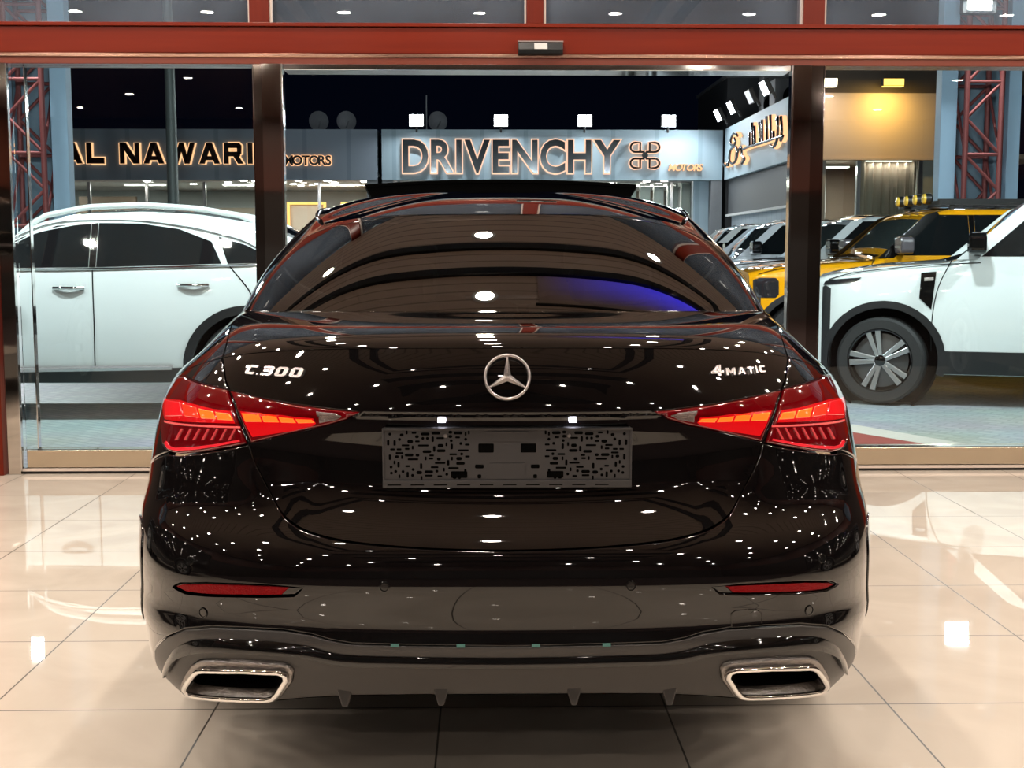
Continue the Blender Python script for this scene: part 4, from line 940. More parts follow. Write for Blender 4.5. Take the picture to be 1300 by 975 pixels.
def boxy(name,label,x,ynear,paint,group,white_pillar=None,roofmat=None,rack=False,mirror=None,root=None,rz=0,steer=0,dx=0.):
    """upright off-roader, about 4.5 m long"""
    Ln,W=4.45,.90
    h=Hull(Ln,W,[(0,1.03),(.06,1.06),(.5,1.13),(1.22-dx,1.165),(1.36-dx,1.21),(1.80-dx,1.63),(2.04-dx,1.685),(3.4,1.685),(4.3,1.64),(4.45,1.56)],[(0,1.05),(1.2,1.13),(4.45,1.16)],.25,.22,.09,
        [(0,.80),(.04,.86),(.15,.93),(.4,.985),(.8,1),(3.9,1),(4.3,.97),(4.45,.92)])
    t=thing(name,label,'car',root or (x,ynear+W,0),rz,group)
    wx=(.52,3.28);wz=.352;hull_body(h,'body',paint,t,[(wx[0],wz),(wx[1],wz)],.44,W)
    for sg in (-1,1):
        S=h.side(sg,.004);S2=h.side(sg,.010)
        # sills and arches
        mb=MB();P_(mb,S2,[(wx[0]+.455,.255),(wx[1]-.455,.255),(wx[1]-.455,.44),(wx[0]+.455,.44)],.08);mb.build('sill_cladding',CLAD,t)
        for cx in wx:
            mb=MB();o=arcpts(cx,wz,.485,-14,194);i_=arcpts(cx,wz,.425,194,-14);P_(mb,S2,o+i_,.03);mb.build('arch_cladding',CLAD,t)
        # windows
        rm=h.side(sg,.005)
        mb=MB();P_(mb,rm,[(1.44-dx,1.19),(2.22,1.19),(2.20,1.60),(1.90-dx,1.60)],.05);mb.build('front_door_window',DARKGL,t)
        mb=MB();P_(mb,rm,[(2.28,1.19),(3.12,1.19),(3.12,1.60),(2.26,1.60)],.05);mb.build('rear_door_window',DARKGL,t)
        mb=MB();P_(mb,rm,[(3.18,1.19),(4.15,1.19),(4.07,1.58),(3.18,1.60)],.05);mb.build('quarter_window',DARKGL,t)
        mb=MB();P_(mb,rm,[(2.225,1.19),(2.275,1.19),(2.258,1.60),(2.203,1.60)],.05,.002);P_(mb,rm,[(3.122,1.19),(3.178,1.19),(3.178,1.60),(3.122,1.60)],.05,.002);mb.build('pillar_trim',GLOSSBLK,t)
        mb=MB();P_(mb,h.side(sg,.006),[(1.27-dx,1.165),(1.43-dx,1.165),(1.91-dx,1.60),(1.89-dx,1.635),(1.76-dx,1.595)],.04,.003);mb.build('front_pillar',white_pillar or GLOSSBLK,t)
        # shut lines and handles
        shutl(h,sg,t,[(1.10-dx,.44),(1.10-dx,.7),(1.14-dx,.95),(1.24-dx,1.17)],.004);shutl(h,sg,t,[(2.25,.44),(2.25,.8),(2.25,1.18)],.004);shutl(h,sg,t,[(1.24,1.14),(.8,1.115),(.3,1.06),(.08,1.0)],.004)
        pass
        for hx in (2.02,3.0):
            mb=MB();a=S(np.array(hx),np.array(1.02));mb.box(a[0]-.09,a[0]+.09,min(a[1],a[1]+sg*.03),max(a[1],a[1]+sg*.03),1.0,1.035);mb.build('door_handle',paint,t,bevel=.008)
        # black vent behind the arch
        mb=MB();P_(mb,S2,[(.965-dx*.8,1.06),(1.10-dx*.9,1.07),(1.07-dx*.9,.77),(.955-dx*.8,.86)],.03);v=mb.build('wing_vent',GLOSSBLK,t)
        mb=MB();P_(mb,h.side(sg,.012),[(1.0-dx*.85,1.02),(1.08-dx*.9,1.025),(1.08-dx*.9,1.0),(1.0-dx*.85,.995)],.03,.001);mb.build('vent_badge',ALU,v)
        # headlamp wrapping the corner
        mb=MB();P_(mb,S2,[(.05,.79),(.07,.765),(.24,.765),(.27,.80),(.27,.93),(.24,.965),(.08,.965),(.05,.94)] if rack else [(.035,.955),(.30,.985),(.34,1.02),(.10,1.0),(.05,.985)],.02);hl=mb.build('headlamp',LAMPB,t)
        mb=MB();P_(mb,S,[(.03,.30),(.10,.30),(.10,.93),(.055,.955),(.03,.94)],.03);mb.build('corner_intake',CLAD,t)
        # mirror
        a=S(np.array(1.50-dx*1.36+(.9*dx if sg>0 else 0)),np.array(1.20));mb=MB()
        y0=a[1];mb.prism(rrect(.24,.17,.05),lambda p,q,d:(a[0]-.02+d,y0+sg*(.15+p*1.0),1.29+q),-.06,.07);mm=mb.build('door_mirror',mirror or GLOSSBLK,t,bevel=.02)
        mb=MB();mb.bar((a[0],y0,1.21),(a[0],y0+sg*.08,1.24),.05,.04);mb.build('mirror_foot',GLOSSBLK,mm)
        mb=MB();mb.prism(rrect(.16,.02,.008),lambda p,q,d:(a[0]-.082+d,y0+sg*(.15+p),1.275+q),-.003,.003);mb.build('indicator_strip',ALU,mm)
        for cx in wx:
            wo=wheel(t,cx,sg*(W-.135),wz,.352,.25,sg,'double' if paint is WHITE else 'five',ALU,'y',.25)
            if cx<1: wo.rotation_euler=(0,0,steer)
    T=h.roof(.005)
    mb=MB();P_(mb,T,[(1.42-dx,-.70),(1.74-dx,-.66),(1.74-dx,.66),(1.42-dx,.70)],.04);mb.build('windscreen',SCREEN,t)
    mb=MB();P_(mb,h.roof(.004),[(1.20-dx,-.62),(1.34-dx,-.68),(1.34-dx,.68),(1.20-dx,.62)],.04);mb.build('scuttle_panel',GLOSSBLK,t)
    if roofmat:
        mb=MB();P_(mb,h.roof(.012),[(2.0,-.60),(4.3,-.60),(4.3,.60),(2.0,.60)],.08,.01);mb.build('roof_panel',roofmat,t)
    # grille and bumper on the nose
    mb=MB();mb.box(-.03,.05,-.62,.62,.62,.92);g=mb.build('grille',GLOSSBLK,t,bevel=.02)
    for z in (.70,.77,.84):
        mb=MB();mb.box(-.038,-.02,-.58,.58,z-.012,z+.012);mb.build('grille_bar',ALU,g)
    mb=MB();mb.box(-.06,.12,-.70,.70,.26,.50);mb.build('front_bumper',CLAD,t,bevel=.04)
    mb=MB();mb.box(4.40,4.50,-.72,.72,.3,.5);mb.build('rear_bumper',CLAD,t,bevel=.04)
    if rack:
        mb=MB()
        for sg in (-1,1): mb.bar((1.95,sg*.62,1.735),(4.1,sg*.62,1.735),.05,.06)
        for i in range(9): mb.bar((2.05+i*.25,-.62,1.74),(2.05+i*.25,.62,1.74),.05,.035)
        for sg in (-1,1):
            for xx in (2.1,3.0,3.9): mb.bar((xx,sg*.60,1.65),(xx,sg*.60,1.74),.04,.04)
        rk=mb.build('roof_rack',CLAD,t)
        for i in range(4):
            yy=-.42+i*.28;mb=MB();mb.lathe([(0,-.04),(.04,-.04),(.056,-.02),(.06,.03),(.04,.05),(0,.055)],'x',20,(1.90,yy,1.775));l=mb.build('rack_lamp',CLAD,rk,smooth=40)
            mb=MB();mb.lathe([(0,-.052),(.046,-.044),(.054,-.024)],'x',20,(1.90,yy,1.775));mb.build('rack_lamp_glass',YLAMP,rk,smooth=40)
    return t
def rrect2(*a): return rrect(*a)
boxy('off_road_car','white off-roader nearest the right-hand glass, five-spoke silver wheel, black mirror',2.73,10.2,WHITE,'parked off-roaders',WHITE,root=(2.98,11.05,0),rz=R_(-18),steer=R_(-10),dx=.21)
boxy('off_road_car','yellow off-roader with black roof rack and round yellow roof lamps',2.70,12.65,YELLOW,'parked off-roaders',GLOSSBLK,GLOSSBLK,True,GREYM)
boxy('off_road_car','white off-roader with black roof right behind the yellow one',2.72,15.3,SILV,'parked off-roaders',SILV,GLOSSBLK)
boxy('off_road_car','pale car seen beyond the black car shoulder left of the right mirror column',2.30,17.7,SILV,'parked off-roaders',SILV,GLOSSBLK)
boxy('off_road_car','farthest of the pale cars in the row along the right showroom',2.26,20.3,WHITE,'parked off-roaders',WHITE,GLOSSBLK)
# white coupe-backed crossover on the left
def crossover():
    Ln,W=4.72,.91
    X0=-5.40
    h=Hull(Ln,W,[(0,.78),(.15,.92),(.9,1.03),(1.35,1.07),(1.5,1.12),(2.15,1.47),(2.5,1.54),(2.9,1.555),(3.3,1.53),(3.75,1.455),(4.05,1.33),(4.4,1.12),(4.6,1.03),(4.72,.93)],[(0,.80),(1.2,1.04),(2.3,1.09),(3.2,1.10),(3.9,1.13),(4.72,1.0)],.27,.34,.13,
        [(0,.62),(.06,.74),(.2,.85),(.5,.95),(.9,1),(3.9,1),(4.3,.95),(4.55,.86),(4.72,.74)],.07)
    t=thing('crossover_car','white coupe-backed crossover parked behind the left-hand glass','car',(X0,9.15+W,0),0)
    wx=(.90,3.68);wz=.365;hull_body(h,'body',WHITE,t,[(w_,wz) for w_ in wx],.42,W)
    for sg in (-1,1):
        S=h.side(sg,.004);S2=h.side(sg,.011)
        mb=MB();P_(mb,S2,[(wx[0]+.43,.275),(wx[1]-.43,.275),(wx[1]-.43,.385),(wx[0]+.43,.36)],.06);cl=mb.build('sill_cladding',CLAD,t)
        mb=MB();line_tube(mb,h.side(sg,.016),[(wx[0]+.50,.362),(2.0,.372),(wx[1]-.55,.388)],.022);mb.build('chrome_sill_strip',BADGE,cl,smooth=60)
        for cx in wx:
            mb=MB();P_(mb,S2,arcpts(cx,wz,.475,-10,190)+arcpts(cx,wz,.41,190,-10),.03);mb.build('arch_cladding',CLAD,t)
            wheel(t,cx,sg*(W-.135),wz,.365,.25,sg,'five',ALU,'y',.1)
        mb=MB();P_(mb,S,[(1.62,1.105),(2.545,1.115),(2.545,1.43),(2.30,1.415),(2.05,1.33)],.03);mb.build('front_door_window',DARKGL,t)
        mb=MB();P_(mb,S,[(2.60,1.115),(3.50,1.14),(3.42,1.30),(3.18,1.39),(2.9,1.43),(2.60,1.435)],.03);mb.build('rear_door_window',DARKGL,t)
        mb=MB();P_(mb,S,[(3.545,1.14),(3.88,1.145),(3.90,1.16),(3.66,1.28),(3.47,1.335)],.02);mb.build('quarter_window',DARKGL,t)
        mb=MB();P_(mb,S,[(2.548,1.115),(2.597,1.115),(2.597,1.435),(2.548,1.43)],.03,.002);mb.build('pillar_trim',GLOSSBLK,t)
        mb=MB();line_tube(mb,h.side(sg,.006),[(1.58,1.095),(2.5,1.10),(3.5,1.125),(3.90,1.135)],.009);line_tube(mb,h.side(sg,.006),[(3.92,1.145),(3.68,1.29),(3.44,1.36),(3.2,1.41),(2.9,1.447),(2.6,1.452),(2.3,1.435),(2.05,1.35),(1.6,1.11)],.005);mb.build('window_surround',CHROME,t,smooth=60)
        shutl(h,sg,t,[(2.57,.39),(2.585,.7),(2.575,1.09)],.005);shutl(h,sg,t,[(3.56,1.12),(3.70,.95),(3.72,.86)],.005);shutl(h,sg,t,[(1.35,.39),(1.33,.7),(1.45,1.05)],.005);pass
        for hx,hz in ((2.41,.965),(3.30,.985)):
            a=S(np.array(hx),np.array(hz));mb=MB();pts=[(a[0]+d,a[1]+sg*(.03*math.cos(d/.11*1.45)),hz) for d in np.linspace(-.11,.11,12)]
            mb.tube(pts,.014,8);mb.build('door_handle',CHROME,t,smooth=60)
        mb=MB();yy=sg*(float(h.Y(2.8,1.46))-.05);pts=[(x_,yy*(1-.03*abs(x_-2.75)),float(h.top(x_))-.055+min(.065,.3*max(0,min(x_-1.95,3.85-x_)))) for x_ in np.linspace(1.95,3.85,24)];mb.tube(pts,.022,8);mb.build('roof_rail',WHITE,t,smooth=60)
        a=S(np.array(1.72),np.array(1.1));mb=MB();mb.prism(rrect(.24,.15,.05),lambda p,q,d:(a[0]+d,a[1]+sg*(.14+p),1.15+q),-.05,.06);mb.build('door_mirror',WHITE,t,bevel=.02)
        mb=MB();P_(mb,S2,[(.10,.72),(.55,.82),(.50,.88),(.15,.82)],.03);mb.build('headlamp',LAMPB,t)
        mb=MB();P_(mb,S2,[(4.25,.92),(4.66,.90),(4.62,.99),(4.3,1.02)],.03);mb.build('tail_lamp',REFL,t)
    T=h.roof(.005)
    mb=MB();P_(mb,T,[(1.55,-.66),(2.12,-.58),(2.12,.58),(1.55,.66)],.04);mb.build('windscreen',DARKGL,t)
    mb=MB();P_(mb,T,[(3.85,-.52),(4.40,-.60),(4.40,.60),(3.85,.52)],.04);mb.build('rear_screen',DARKGL,t)
    mb=MB();P_(mb,h.roof(.004),[(3.60,-.60),(3.66,-.60),(3.66,.60),(3.60,.60)],.05,.001);mb.build('tailgate_gap',MATTE,t)
    mb=MB();mb.box(-.03,.05,-.5,.5,.4,.7);mb.build('grille',GLOSSBLK,t,bevel=.03)
crossover()
# ------------------------------------------------------------ the buildings across the forecourt
FASC=wave_panel('pale_blue_cladding',(.38,.50,.57),(.30,.41,.48),1/1.2); FASL=wave_panel('grey_blue_cladding',(.27,.32,.38),(.21,.26,.31),1/1.2)
SOFF=wave_panel('white_slat_soffit',(.85,.85,.82),(.6,.6,.6),5.0,0); CONC=M('grey_render',(.20,.21,.22),.7,var=.08); DARKC=M('dark_grey_panel',(.10,.11,.12),.5)
INW=M('warm_interior_wall',(.40,.33,.27),.6); INB=M('brown_interior_panel',(.16,.11,.08),.6); INL=M('white_interior_panel',(.62,.64,.64),.5)
COOL=emitter('cool_white_lamp',(.9,.96,1.0),40.); DOWNB=emitter('small_downlight',(1,.94,.86),22.)
ORNG=emitter('orange_cove_light',(1,.50,.14),2.2)
SHOPG=glass('shop_glass',(.90,.95,.94))
def front(name,label,x0,x1,mat,y=35.,depth=9.):
    t=thing(name,label,'building',((x0+x1)/2,y,0));c=(x0+x1)/2;a,b=x0-c,x1-c
    mb=MB();mb.box(a,b,0,.35,3.2,4.56);mb.build('fascia_panel',mat,t)
    mb=MB();mb.box(a,b,.35,depth,3.32,3.40);mb.build('soffit',SOFF,t)
    mb=MB();mb.box(a,b,depth,depth+.3,0,4.4);mb.build('back_wall',INW,t)
    mb=MB();mb.box(a,b,0.35,depth,4.42,4.56);mb.build('roof_slab',CONC,t)
    mb=MB();mb.box(a,b,0,depth,-.012,.04);mb.build('plinth',CONC,t)
    mb=MB();mb.box(a,b,3.0,3.03,.04,3.3);mb.build('shop_glass',SHOPG,t)
    for s,u in ((a,a+.3),(b-.3,b)):
        mb=MB();mb.box(s,u,.02,depth,0,3.3);mb.build('side_pier',CONC,t)
    for x in np.arange(a+1.6,b-.5,1.7):
        mb=MB();mb.box(x-.04,x+.04,2.94,3.06,.04,3.3);mb.build('glazing_post',ALU,t)
    return t,c
tl,cl=front('shop_building','long shop across the forecourt with a grey-blue fascia reading AL NAWARIS MOTORS',-15.0,-2.92,FASL)
td,cdv=front('shop_building','shop opposite with a bright blue fascia reading DRIVENCHY MOTORS',-2.80,6.56,FASC)
def downs(t,c,pts):
    p=None
    for x,y in pts:
        if p is None:
            mb=MB();mb.lathe([(0,0),(.10,0),(.10,.02)],'z',14);p=mb.build('downlight',DOWNB,t,loc=(x-c,y-35,3.30))
        else:
            q=p.copy();COL.objects.link(q);q.parent=t;q.location=(x-c,y-35,3.30)
rn=random.Random(3)
downs(tl,cl,[(-11+1.05*i+rn.uniform(-.15,.15),36.2+(i%3)*1.6) for i in range(8)]+[(-8.0+.32*i,36.6+(i*7%5)*.9) for i in range(12)]+[(-5.4+.8*i,36.+(i%2)*1.5) for i in range(4)])
downs(td,cdv,[(-2.2+1.0*i,36.2+(i%3)*1.4) for i in range(9)]+[(3.9,38.5),(4.7,36.4),(5.3,37.4),(4.2,36.0),(5.9,36.2)])
def addbox(t,name,mat,*b,bevel=0):
    mb=MB()
    for q in b: mb.box(*q)
    return mb.build(name,mat,t,bevel=bevel)
# interiors: brown panels, white wall, glowing orange frames
addbox(tl,'interior_panel',INB,(-4.0,-2.2,6.0,6.2,0,3.0)); addbox(tl,'interior_panel',INW,(-1.6,2.2,7.5,7.7,0,2.7)); addbox(tl,'interior_panel',INL,(-6,6,8.7,8.9,2.7,3.3))
for x0 in (2.62,4.35):
    mb=MB()
    mb.box(x0,x0+1.25,6.0,6.1,0.3,.38);mb.box(x0,x0+1.25,6.0,6.1,2.75,2.83);mb.box(x0,x0+.08,6.0,6.1,.3,2.83);mb.box(x0+1.17,x0+1.25,6.0,6.1,.3,2.83);mb.build('glowing_frame',ORNG,tl)
    addbox(tl,'display_panel',INW,(x0+.08,x0+1.17,6.1,6.2,.38,2.75))
for i in range(6): addbox(td,'white_fin',INL,(2.0+.42*i,2.3+.42*i,3.4+.1*(i%2),3.7,0.04,3.3))
addbox(td,'blue_grey_pier',FASC,(3.95,4.4,.4,.7,0,3.2)); addbox(td,'white_pier',INL,(4.45,4.67,.05,.3,0,3.2))
addbox(td,'interior_panel',INL,(-4,1.9,7,7.2,0,3.1))
def fill_light(t,x,y,z,e,sx=1.2,sy=.3,col=(1,.93,.84)):  # fill panel and lamp added to brighten the shop interiors
    o=addbox(t,'fill_panel',emitter('fill_panel_lens',col,3.0),(x-sx/2,x+sx/2,y-sy/2,y+sy/2,z,z+.03))
    la=bpy.data.lights.new('fill_lamp','AREA');la.shape='RECTANGLE';la.size=sx;la.size_y=sy;la.energy=e;la.color=col
    lo=bpy.data.objects.new('fill_lamp',la);COL.objects.link(lo);lo.parent=t;lo.location=(x,y,z-.02)
for x in (-4.5,-1.5,1.5,4.5): fill_light(tl,x,4.6,3.28,120); fill_light(tl,x,1.6,3.28,30)
for x in (-3,0,3.2): fill_light(td,x,4.6,3.28,120); fill_light(td,x,1.6,3.28,30)
# fittings above and below the fascias
def lamp_head(x,y,z,label,st=COOL,rz=0,cat='floodlight',group='floodlights on the shop roofs',tilt=0,w=.42,nm='roof_floodlight'):
    t=thing(nm,label,cat,(x,y,z),rz,group)
    mb=MB();mb.box(-w/2,w/2,-.06,.06,.0,.34);mb.box(-.03,.03,.05,.12,-.14,.10);mb.build('lamp_housing',LB,t,bevel=.02)
    mb=MB();mb.box(-w/2+.03,w/2-.03,-.075,-.062,.02,.32);mb.build('lit_lens',st,t)
    return t
for i,(x,s) in enumerate(((-1.84,'left end of the four lamps above the DRIVENCHY fascia'),(.46,'second from the left of the four lamps above the DRIVENCHY fascia'),(2.75,'third from the left of the four lamps above the DRIVENCHY fascia'),(5.04,'right end of the four lamps above the DRIVENCHY fascia'))):
    t=lamp_head(x,34.92,4.62,'white floodlight, '+s)
    la=bpy.data.lights.new('roof_lamp','AREA');la.shape='RECTANGLE';la.size=.3;la.size_y=.2;la.energy=90;la.color=(.9,.97,1)
    lo=bpy.data.objects.new('roof_lamp',la);COL.objects.link(lo);lo.parent=t;lo.location=(0,-.5,.25);lo.rotation_euler=(R_(-40),0,0)
    addm=MB();addm.bar((0,0,.13),(0,-.45,.28),.03);addm.build('lamp_arm',LB,t)
DISH=M('grey_dish',(.22,.23,.25),.5)
for i,(x,s) in enumerate(((-4.62,'left satellite dish above the MOTORS sign'),(-3.85,'right satellite dish above the MOTORS sign'),(-1.30,'satellite dish beside the leftmost DRIVENCHY roof lamp'))):
    t=thing('satellite_dish','grey '+s,'satellite dish',(x,35.9,4.567),R_(20),'dishes on the shop roofs')
    mb=MB();mb.lathe([(0,.10),(.12,.08),(.22,.03),(.28,-.02)],'y',24,(0,0,.30));mb.build('reflector',DISH,t,smooth=60)
    mb=MB();mb.bar((0,.08,0),(0,.1,.3),.04);mb.bar((0,.06,.12),(0,-.3,.3),.02);mb.build('mast',DISH,t)
t=thing('aerial','thin roof aerial near the leftmost DRIVENCHY lamp','aerial',(-1.6,35.7,4.56));mb=MB();mb.bar((0,0,0),(0,0,1.0),.03);mb.build('pole',DISH,t)
# ------------------------------------------------------------ sign letters (dark face, glowing edge)
FACE=M('bronze_letter_face',(.022,.013,.009),.25,.6); STEELF=M('dark_polished_letter',(.16,.17,.18),.10,1); HALO=emitter('warm_letter_glow',(1,.52,.26),1.5); HALO2=emitter('peach_letter_glow',(1,.60,.42),1.25)
GL={'A':(1.35,[[(0,0),(.34,0),(.84,1),(.48,1)],[(.48,1),(.86,1),(1.35,0),(1.0,0)],[(.36,.17),(1.02,.17),(.94,.37),(.45,.37)]]),
'L':(1.15,[[(0,0),(.32,0),(.32,1),(0,1)],[(.3,0),(1.15,0),(1.15,.28),(.3,.28)]]),
'N':(1.28,[[(0,0),(.3,0),(.3,1),(0,1)],[(.98,0),(1.28,0),(1.28,1),(.98,1)],[(0,1),(.42,1),(1.28,0),(.88,0)]]),
'W':(1.75,[[(0,1),(.34,1),(.62,0),(.28,0)],[(.30,0),(.62,0),(1.02,1),(.72,1)],[(.72,1),(1.02,1),(1.36,0),(1.06,0)],[(1.06,0),(1.38,0),(1.75,1),(1.43,1)]]),
'R':(1.28,[[(0,0),(.3,0),(.3,1),(0,1)],[(.28,.76),(1.1,.76),(1.0,1),(.28,1)],[(.86,.40),(1.14,.48),(1.16,.88),(1.02,1),(.86,.9)],[(.28,.36),(1.05,.36),(1.1,.58),(.28,.58)],[(.6,.38),(.95,.40),(1.28,0),(.92,0)]]),
'I':(.32,[[(0,0),(.32,0),(.32,1),(0,1)]]),
'S':(1.15,[[(0,.78),(1.1,.78),(1.1,1),(.1,1)],[(0,.42),(.3,.42),(.3,.95),(0,.85)],[(.1,.40),(1.05,.40),(1.05,.62),(.1,.62)],[(.83,.1),(1.13,.15),(1.13,.58),(.83,.58)],[(0,0),(1.05,0),(1.1,.22),(0,.22)]])}
def sign(name,label,loc,cat='sign'): return thing(name,label,cat,loc)
def block_word(t,word,x,z,h,ws,face,halo,track):
    for c in word:
        if c==' ': x+=.55*h;continue
        w,ps=GL[c];mf=MB()
        for p in ps:
            q=np.array(p)*[h*ws,h]+[x,z]
            if area(q)<0:q=q[::-1]
            mf.prism([tuple(k) for k in q],lambda a,b,d:(a,d,b),-.16,-.10,0)
            e=inset(q,-.055*h*1.2);mf.prism([tuple(k) for k in e],lambda a,b,d:(a,d,b),-.09,-.05,1)
        mf.build('letter',[face,halo],t,fixn=True);x+=w*h*ws+track
    return x
def font_letters(t,word,xs,z,h,face,halo,off,hoff,wid=None,shear=0.,xscale=1.,to=None):
    """xs: left edges (or a start and an end) of the letters"""
    ms=[];
    for c in word:
        if c==' ': ms.append(None);continue
        ms.append((text_mesh(c,1,.03,off,shear),text_mesh(c,1,.02,hoff,shear)))
    bs=[None if m is None else mbounds(m[0]) for m in ms];H_=bs[0][1][1]-0.0
    k=h/H_;ws=[(.3 if b is None else (b[1][0]-b[0][0])) for b in bs]
    tr=((xs[1]-xs[0])-sum(ws)*k*xscale)/max(1,len(word)-1);x=xs[0]
    for c,m,b,w in zip(word,ms,bs,ws):
        if m is not None:
            f,g=m
            for q,dy in ((f,-.14),(g,-.07)):
                q.transform(Matrix.Translation((-b[0][0],0,0)));q.transform(Matrix.Diagonal((k*xscale,k,1,1)));q.transform(Matrix.Rotation(R_(90),4,'X'));q.transform(Matrix.Translation((x,dy,z)))
            bm=bmesh.new();bm.from_mesh(f);n0=len(bm.faces);bm.from_mesh(g);bm.faces.ensure_lookup_table()
            for i in range(n0,len(bm.faces)): bm.faces[i].material_index=1
            me=bpy.data.meshes.new('letter');bm.to_mesh(me);bm.free();link('letter',me,[face,halo],t)
        x+=w*k*xscale+tr
t=sign('shop_sign','bronze AL NAWARIS letters with glowing orange edges on the left fascia',(-11.1,35.05,3.62))
x=block_word(t,'AL NAWARIS',-.36,0,.56,.735,FACE,HALO,.115)
t=sign('shop_sign','small bronze MOTORS letters with orange edges left of the doorway on the grey-blue fascia',(-5.45,35.05,3.60))
font_letters(t,'MOTORS',(0,1.28),0,.25,FACE,HALO,.03,.075)
t=sign('shop_sign','large polished DRIVENCHY letters with peach glowing edges on the blue fascia',(-2.22,35.05,3.42))
font_letters(t,'DRIVENCHY',(0,5.95),0,.86,STEELF,HALO2,.026,.056,xscale=.84)
t=sign('shop_sign','small orange slanted MOTORS letters at the right end of the blue fascia',(5.05,35.055,3.45))
font_letters(t,'MOTORS',(0,.96),0,.18,HALO,FACE,.01,.0,shear=.25)
t=sign('shop_emblem','bronze four-loop clover emblem right of the DRIVENCHY letters',(4.40,35.0,3.865),'sign')
for sx_ in (-1,1):
    for sz_ in (-1,1):
        q=[(.13,.15),(.13,.40)]+[(.27+.125*math.sin(R_(a)),.275+.125*math.cos(R_(a))) for a in range(0,181,15)]+[(.02,.15)]
        pts=[(sx_*a,-.14,sz_*(b-.06)) for a,b in q]
        mb=MB();mb.tube(pts,.030,8,mi=0);mb.tube([(a,-.07,c) for a,_,c in pts],.058,8,mi=1);mb.build('loop',[FACE,HALO2],t,smooth=60)
mb=MB();mb.lathe([(0,-.16),(.085,-.16),(.085,-.1)],'y',20);mb.build('centre_dot',STEELF,t,smooth=40)
# ------------------------------------------------------------ right-hand building, its side wall runs along y
RW_X=6.6
t=thing('shop_building','right-hand building whose pale side wall carries a lit Arabic sign','building',(RW_X,31,0))
addbox(t,'sign_fascia',FASC,(0,.3,-3.6,3.92,3.2,4.58)); addbox(t,'dark_band',DARKC,(.12,.3,-3.55,3.92,2.25,3.2)); addbox(t,'soffit_edge',INL,(.05,.3,-3.6,3.92,2.2,2.26)); addbox(t,'pale_wall',wave_panel('pale_blue_wall',(.50,.60,.68),(.42,.52,.60),2.0,1),(.22,.4,-3.6,3.92,0,2.2))
t4=thing('flat_roof','flat grey roof carrying the air-conditioning units of the right-hand building','roof',(9.3,32.9,0));addbox(t4,'slab',CONC,(-2.25,2.3,-2.0,2.0,4.3,4.45));addbox(t4,'wall_below',CONC,(-2.2,-2.0,-2.0,2.0,0,4.3))
t3=thing('rear_building','dark grey upper block rising behind the right end of the blue fascia','building',(9.4,37.6,0));addbox(t3,'upper_block',M('dark_render',(.065,.065,.07),.7),(-2.7,2.5,-2.4,2.4,0,6.0));addbox(t3,'parapet',CONC,(-2.75,2.55,-2.45,2.45,6.0,6.1))
ARAB=[[(-0.54, 0.4), (-0.89, 0.33)], [(-1.06, 0.33), (-1.25, 0.4), (-1.31, 0.3)], [(-2.47, 0.98), (-2.28, 1.05), (-1.89, 1.07), (-1.58, 0.94), (-1.75, 0.8), (-2.22, 0.82), (-2.05, 0.96)], [(-2.15, 0.74), (-1.6, 0.69), (-1.46, 0.45), (-1.8, 0.33), (-2.27, 0.36), (-2.51, 0.55), (-2.31, 0.72)], [(-2.51, 0.55), (-2.92, 0.67), (-3.09, 0.45), (-3.4, 0.34), (-3.11, 0.24)], [(-3.23, 0.58), (-3.94, 0.59), (-5.28, 0.56), (-6.51, 0.55), (-7.42, 0.53)], [(-4.01, 0.58), (-3.94, 0.92)], [(-4.36, 0.58), (-4.24, 1.13)], [(-4.6, 0.59), (-4.49, 1.03)], [(-5.15, 0.57), (-5.07, 1.06)], [(-5.41, 0.56), (-5.33, 1.09)], [(-5.91, 0.56), (-5.79, 1.12)], [(-6.27, 0.55), (-6.17, 1.11)], [(-6.57, 0.56), (-6.52, 0.72)], [(-6.76, 0.94), (-6.93, 0.97), (-6.94, 0.68), (-6.86, 0.48), (-6.58, 0.37), (-6.28, 0.42)], [(-7.21, 0.97), (-7.32, 0.65), (-7.23, 0.45), (-7.42, 0.53)]]
sg_=sign('shop_sign','lit Arabic calligraphy sign on the side wall of the right-hand building',(RW_X,35,3.2))
for st in ARAB:
    pts=[(-.12,a,b) for a,b in st]
    pp=smooth_line([(p[1],p[2]) for p in pts],5) if len(pts)>2 else [(p[1],p[2]) for p in pts]
    mb=MB();mb.tube([(-.13,a,b) for a,b in pp],.034,8,mi=0);mb.tube([(-.055,a,b) for a,b in pp],.052,8,mi=1);mb.build('letter_stroke',[STEELF,HALO],sg_,smooth=60)
for i,(y,s) in enumerate(((34.0,'farthest of the lamps along the right roof edge'),(32.2,'second farthest of the lamps along the right roof edge'),(30.0,'dimmer lamp third along the right roof edge'),(28.4,'nearest of the lamps along the right roof edge'))):
    t2=lamp_head(RW_X-.25,y,4.72,'long white lamp, '+s,COOL if i!=2 else emitter('dim_lamp',(.8,.85,.9),1.2),R_(-90),group='lamps on the right roof edge',w=.5,nm='roof_edge_lamp')
    t2.rotation_euler=(R_(25),0,R_(-90))
    if i!=2:
        la=bpy.data.lights.new('edge_lamp','AREA');la.size=.3;la.energy=28;la.color=(.9,.97,1)
        lo=bpy.data.objects.new('edge_lamp',la);COL.objects.link(lo);lo.parent=t2;lo.location=(0,-.55,.2);lo.rotation_euler=(R_(-60),0,0)
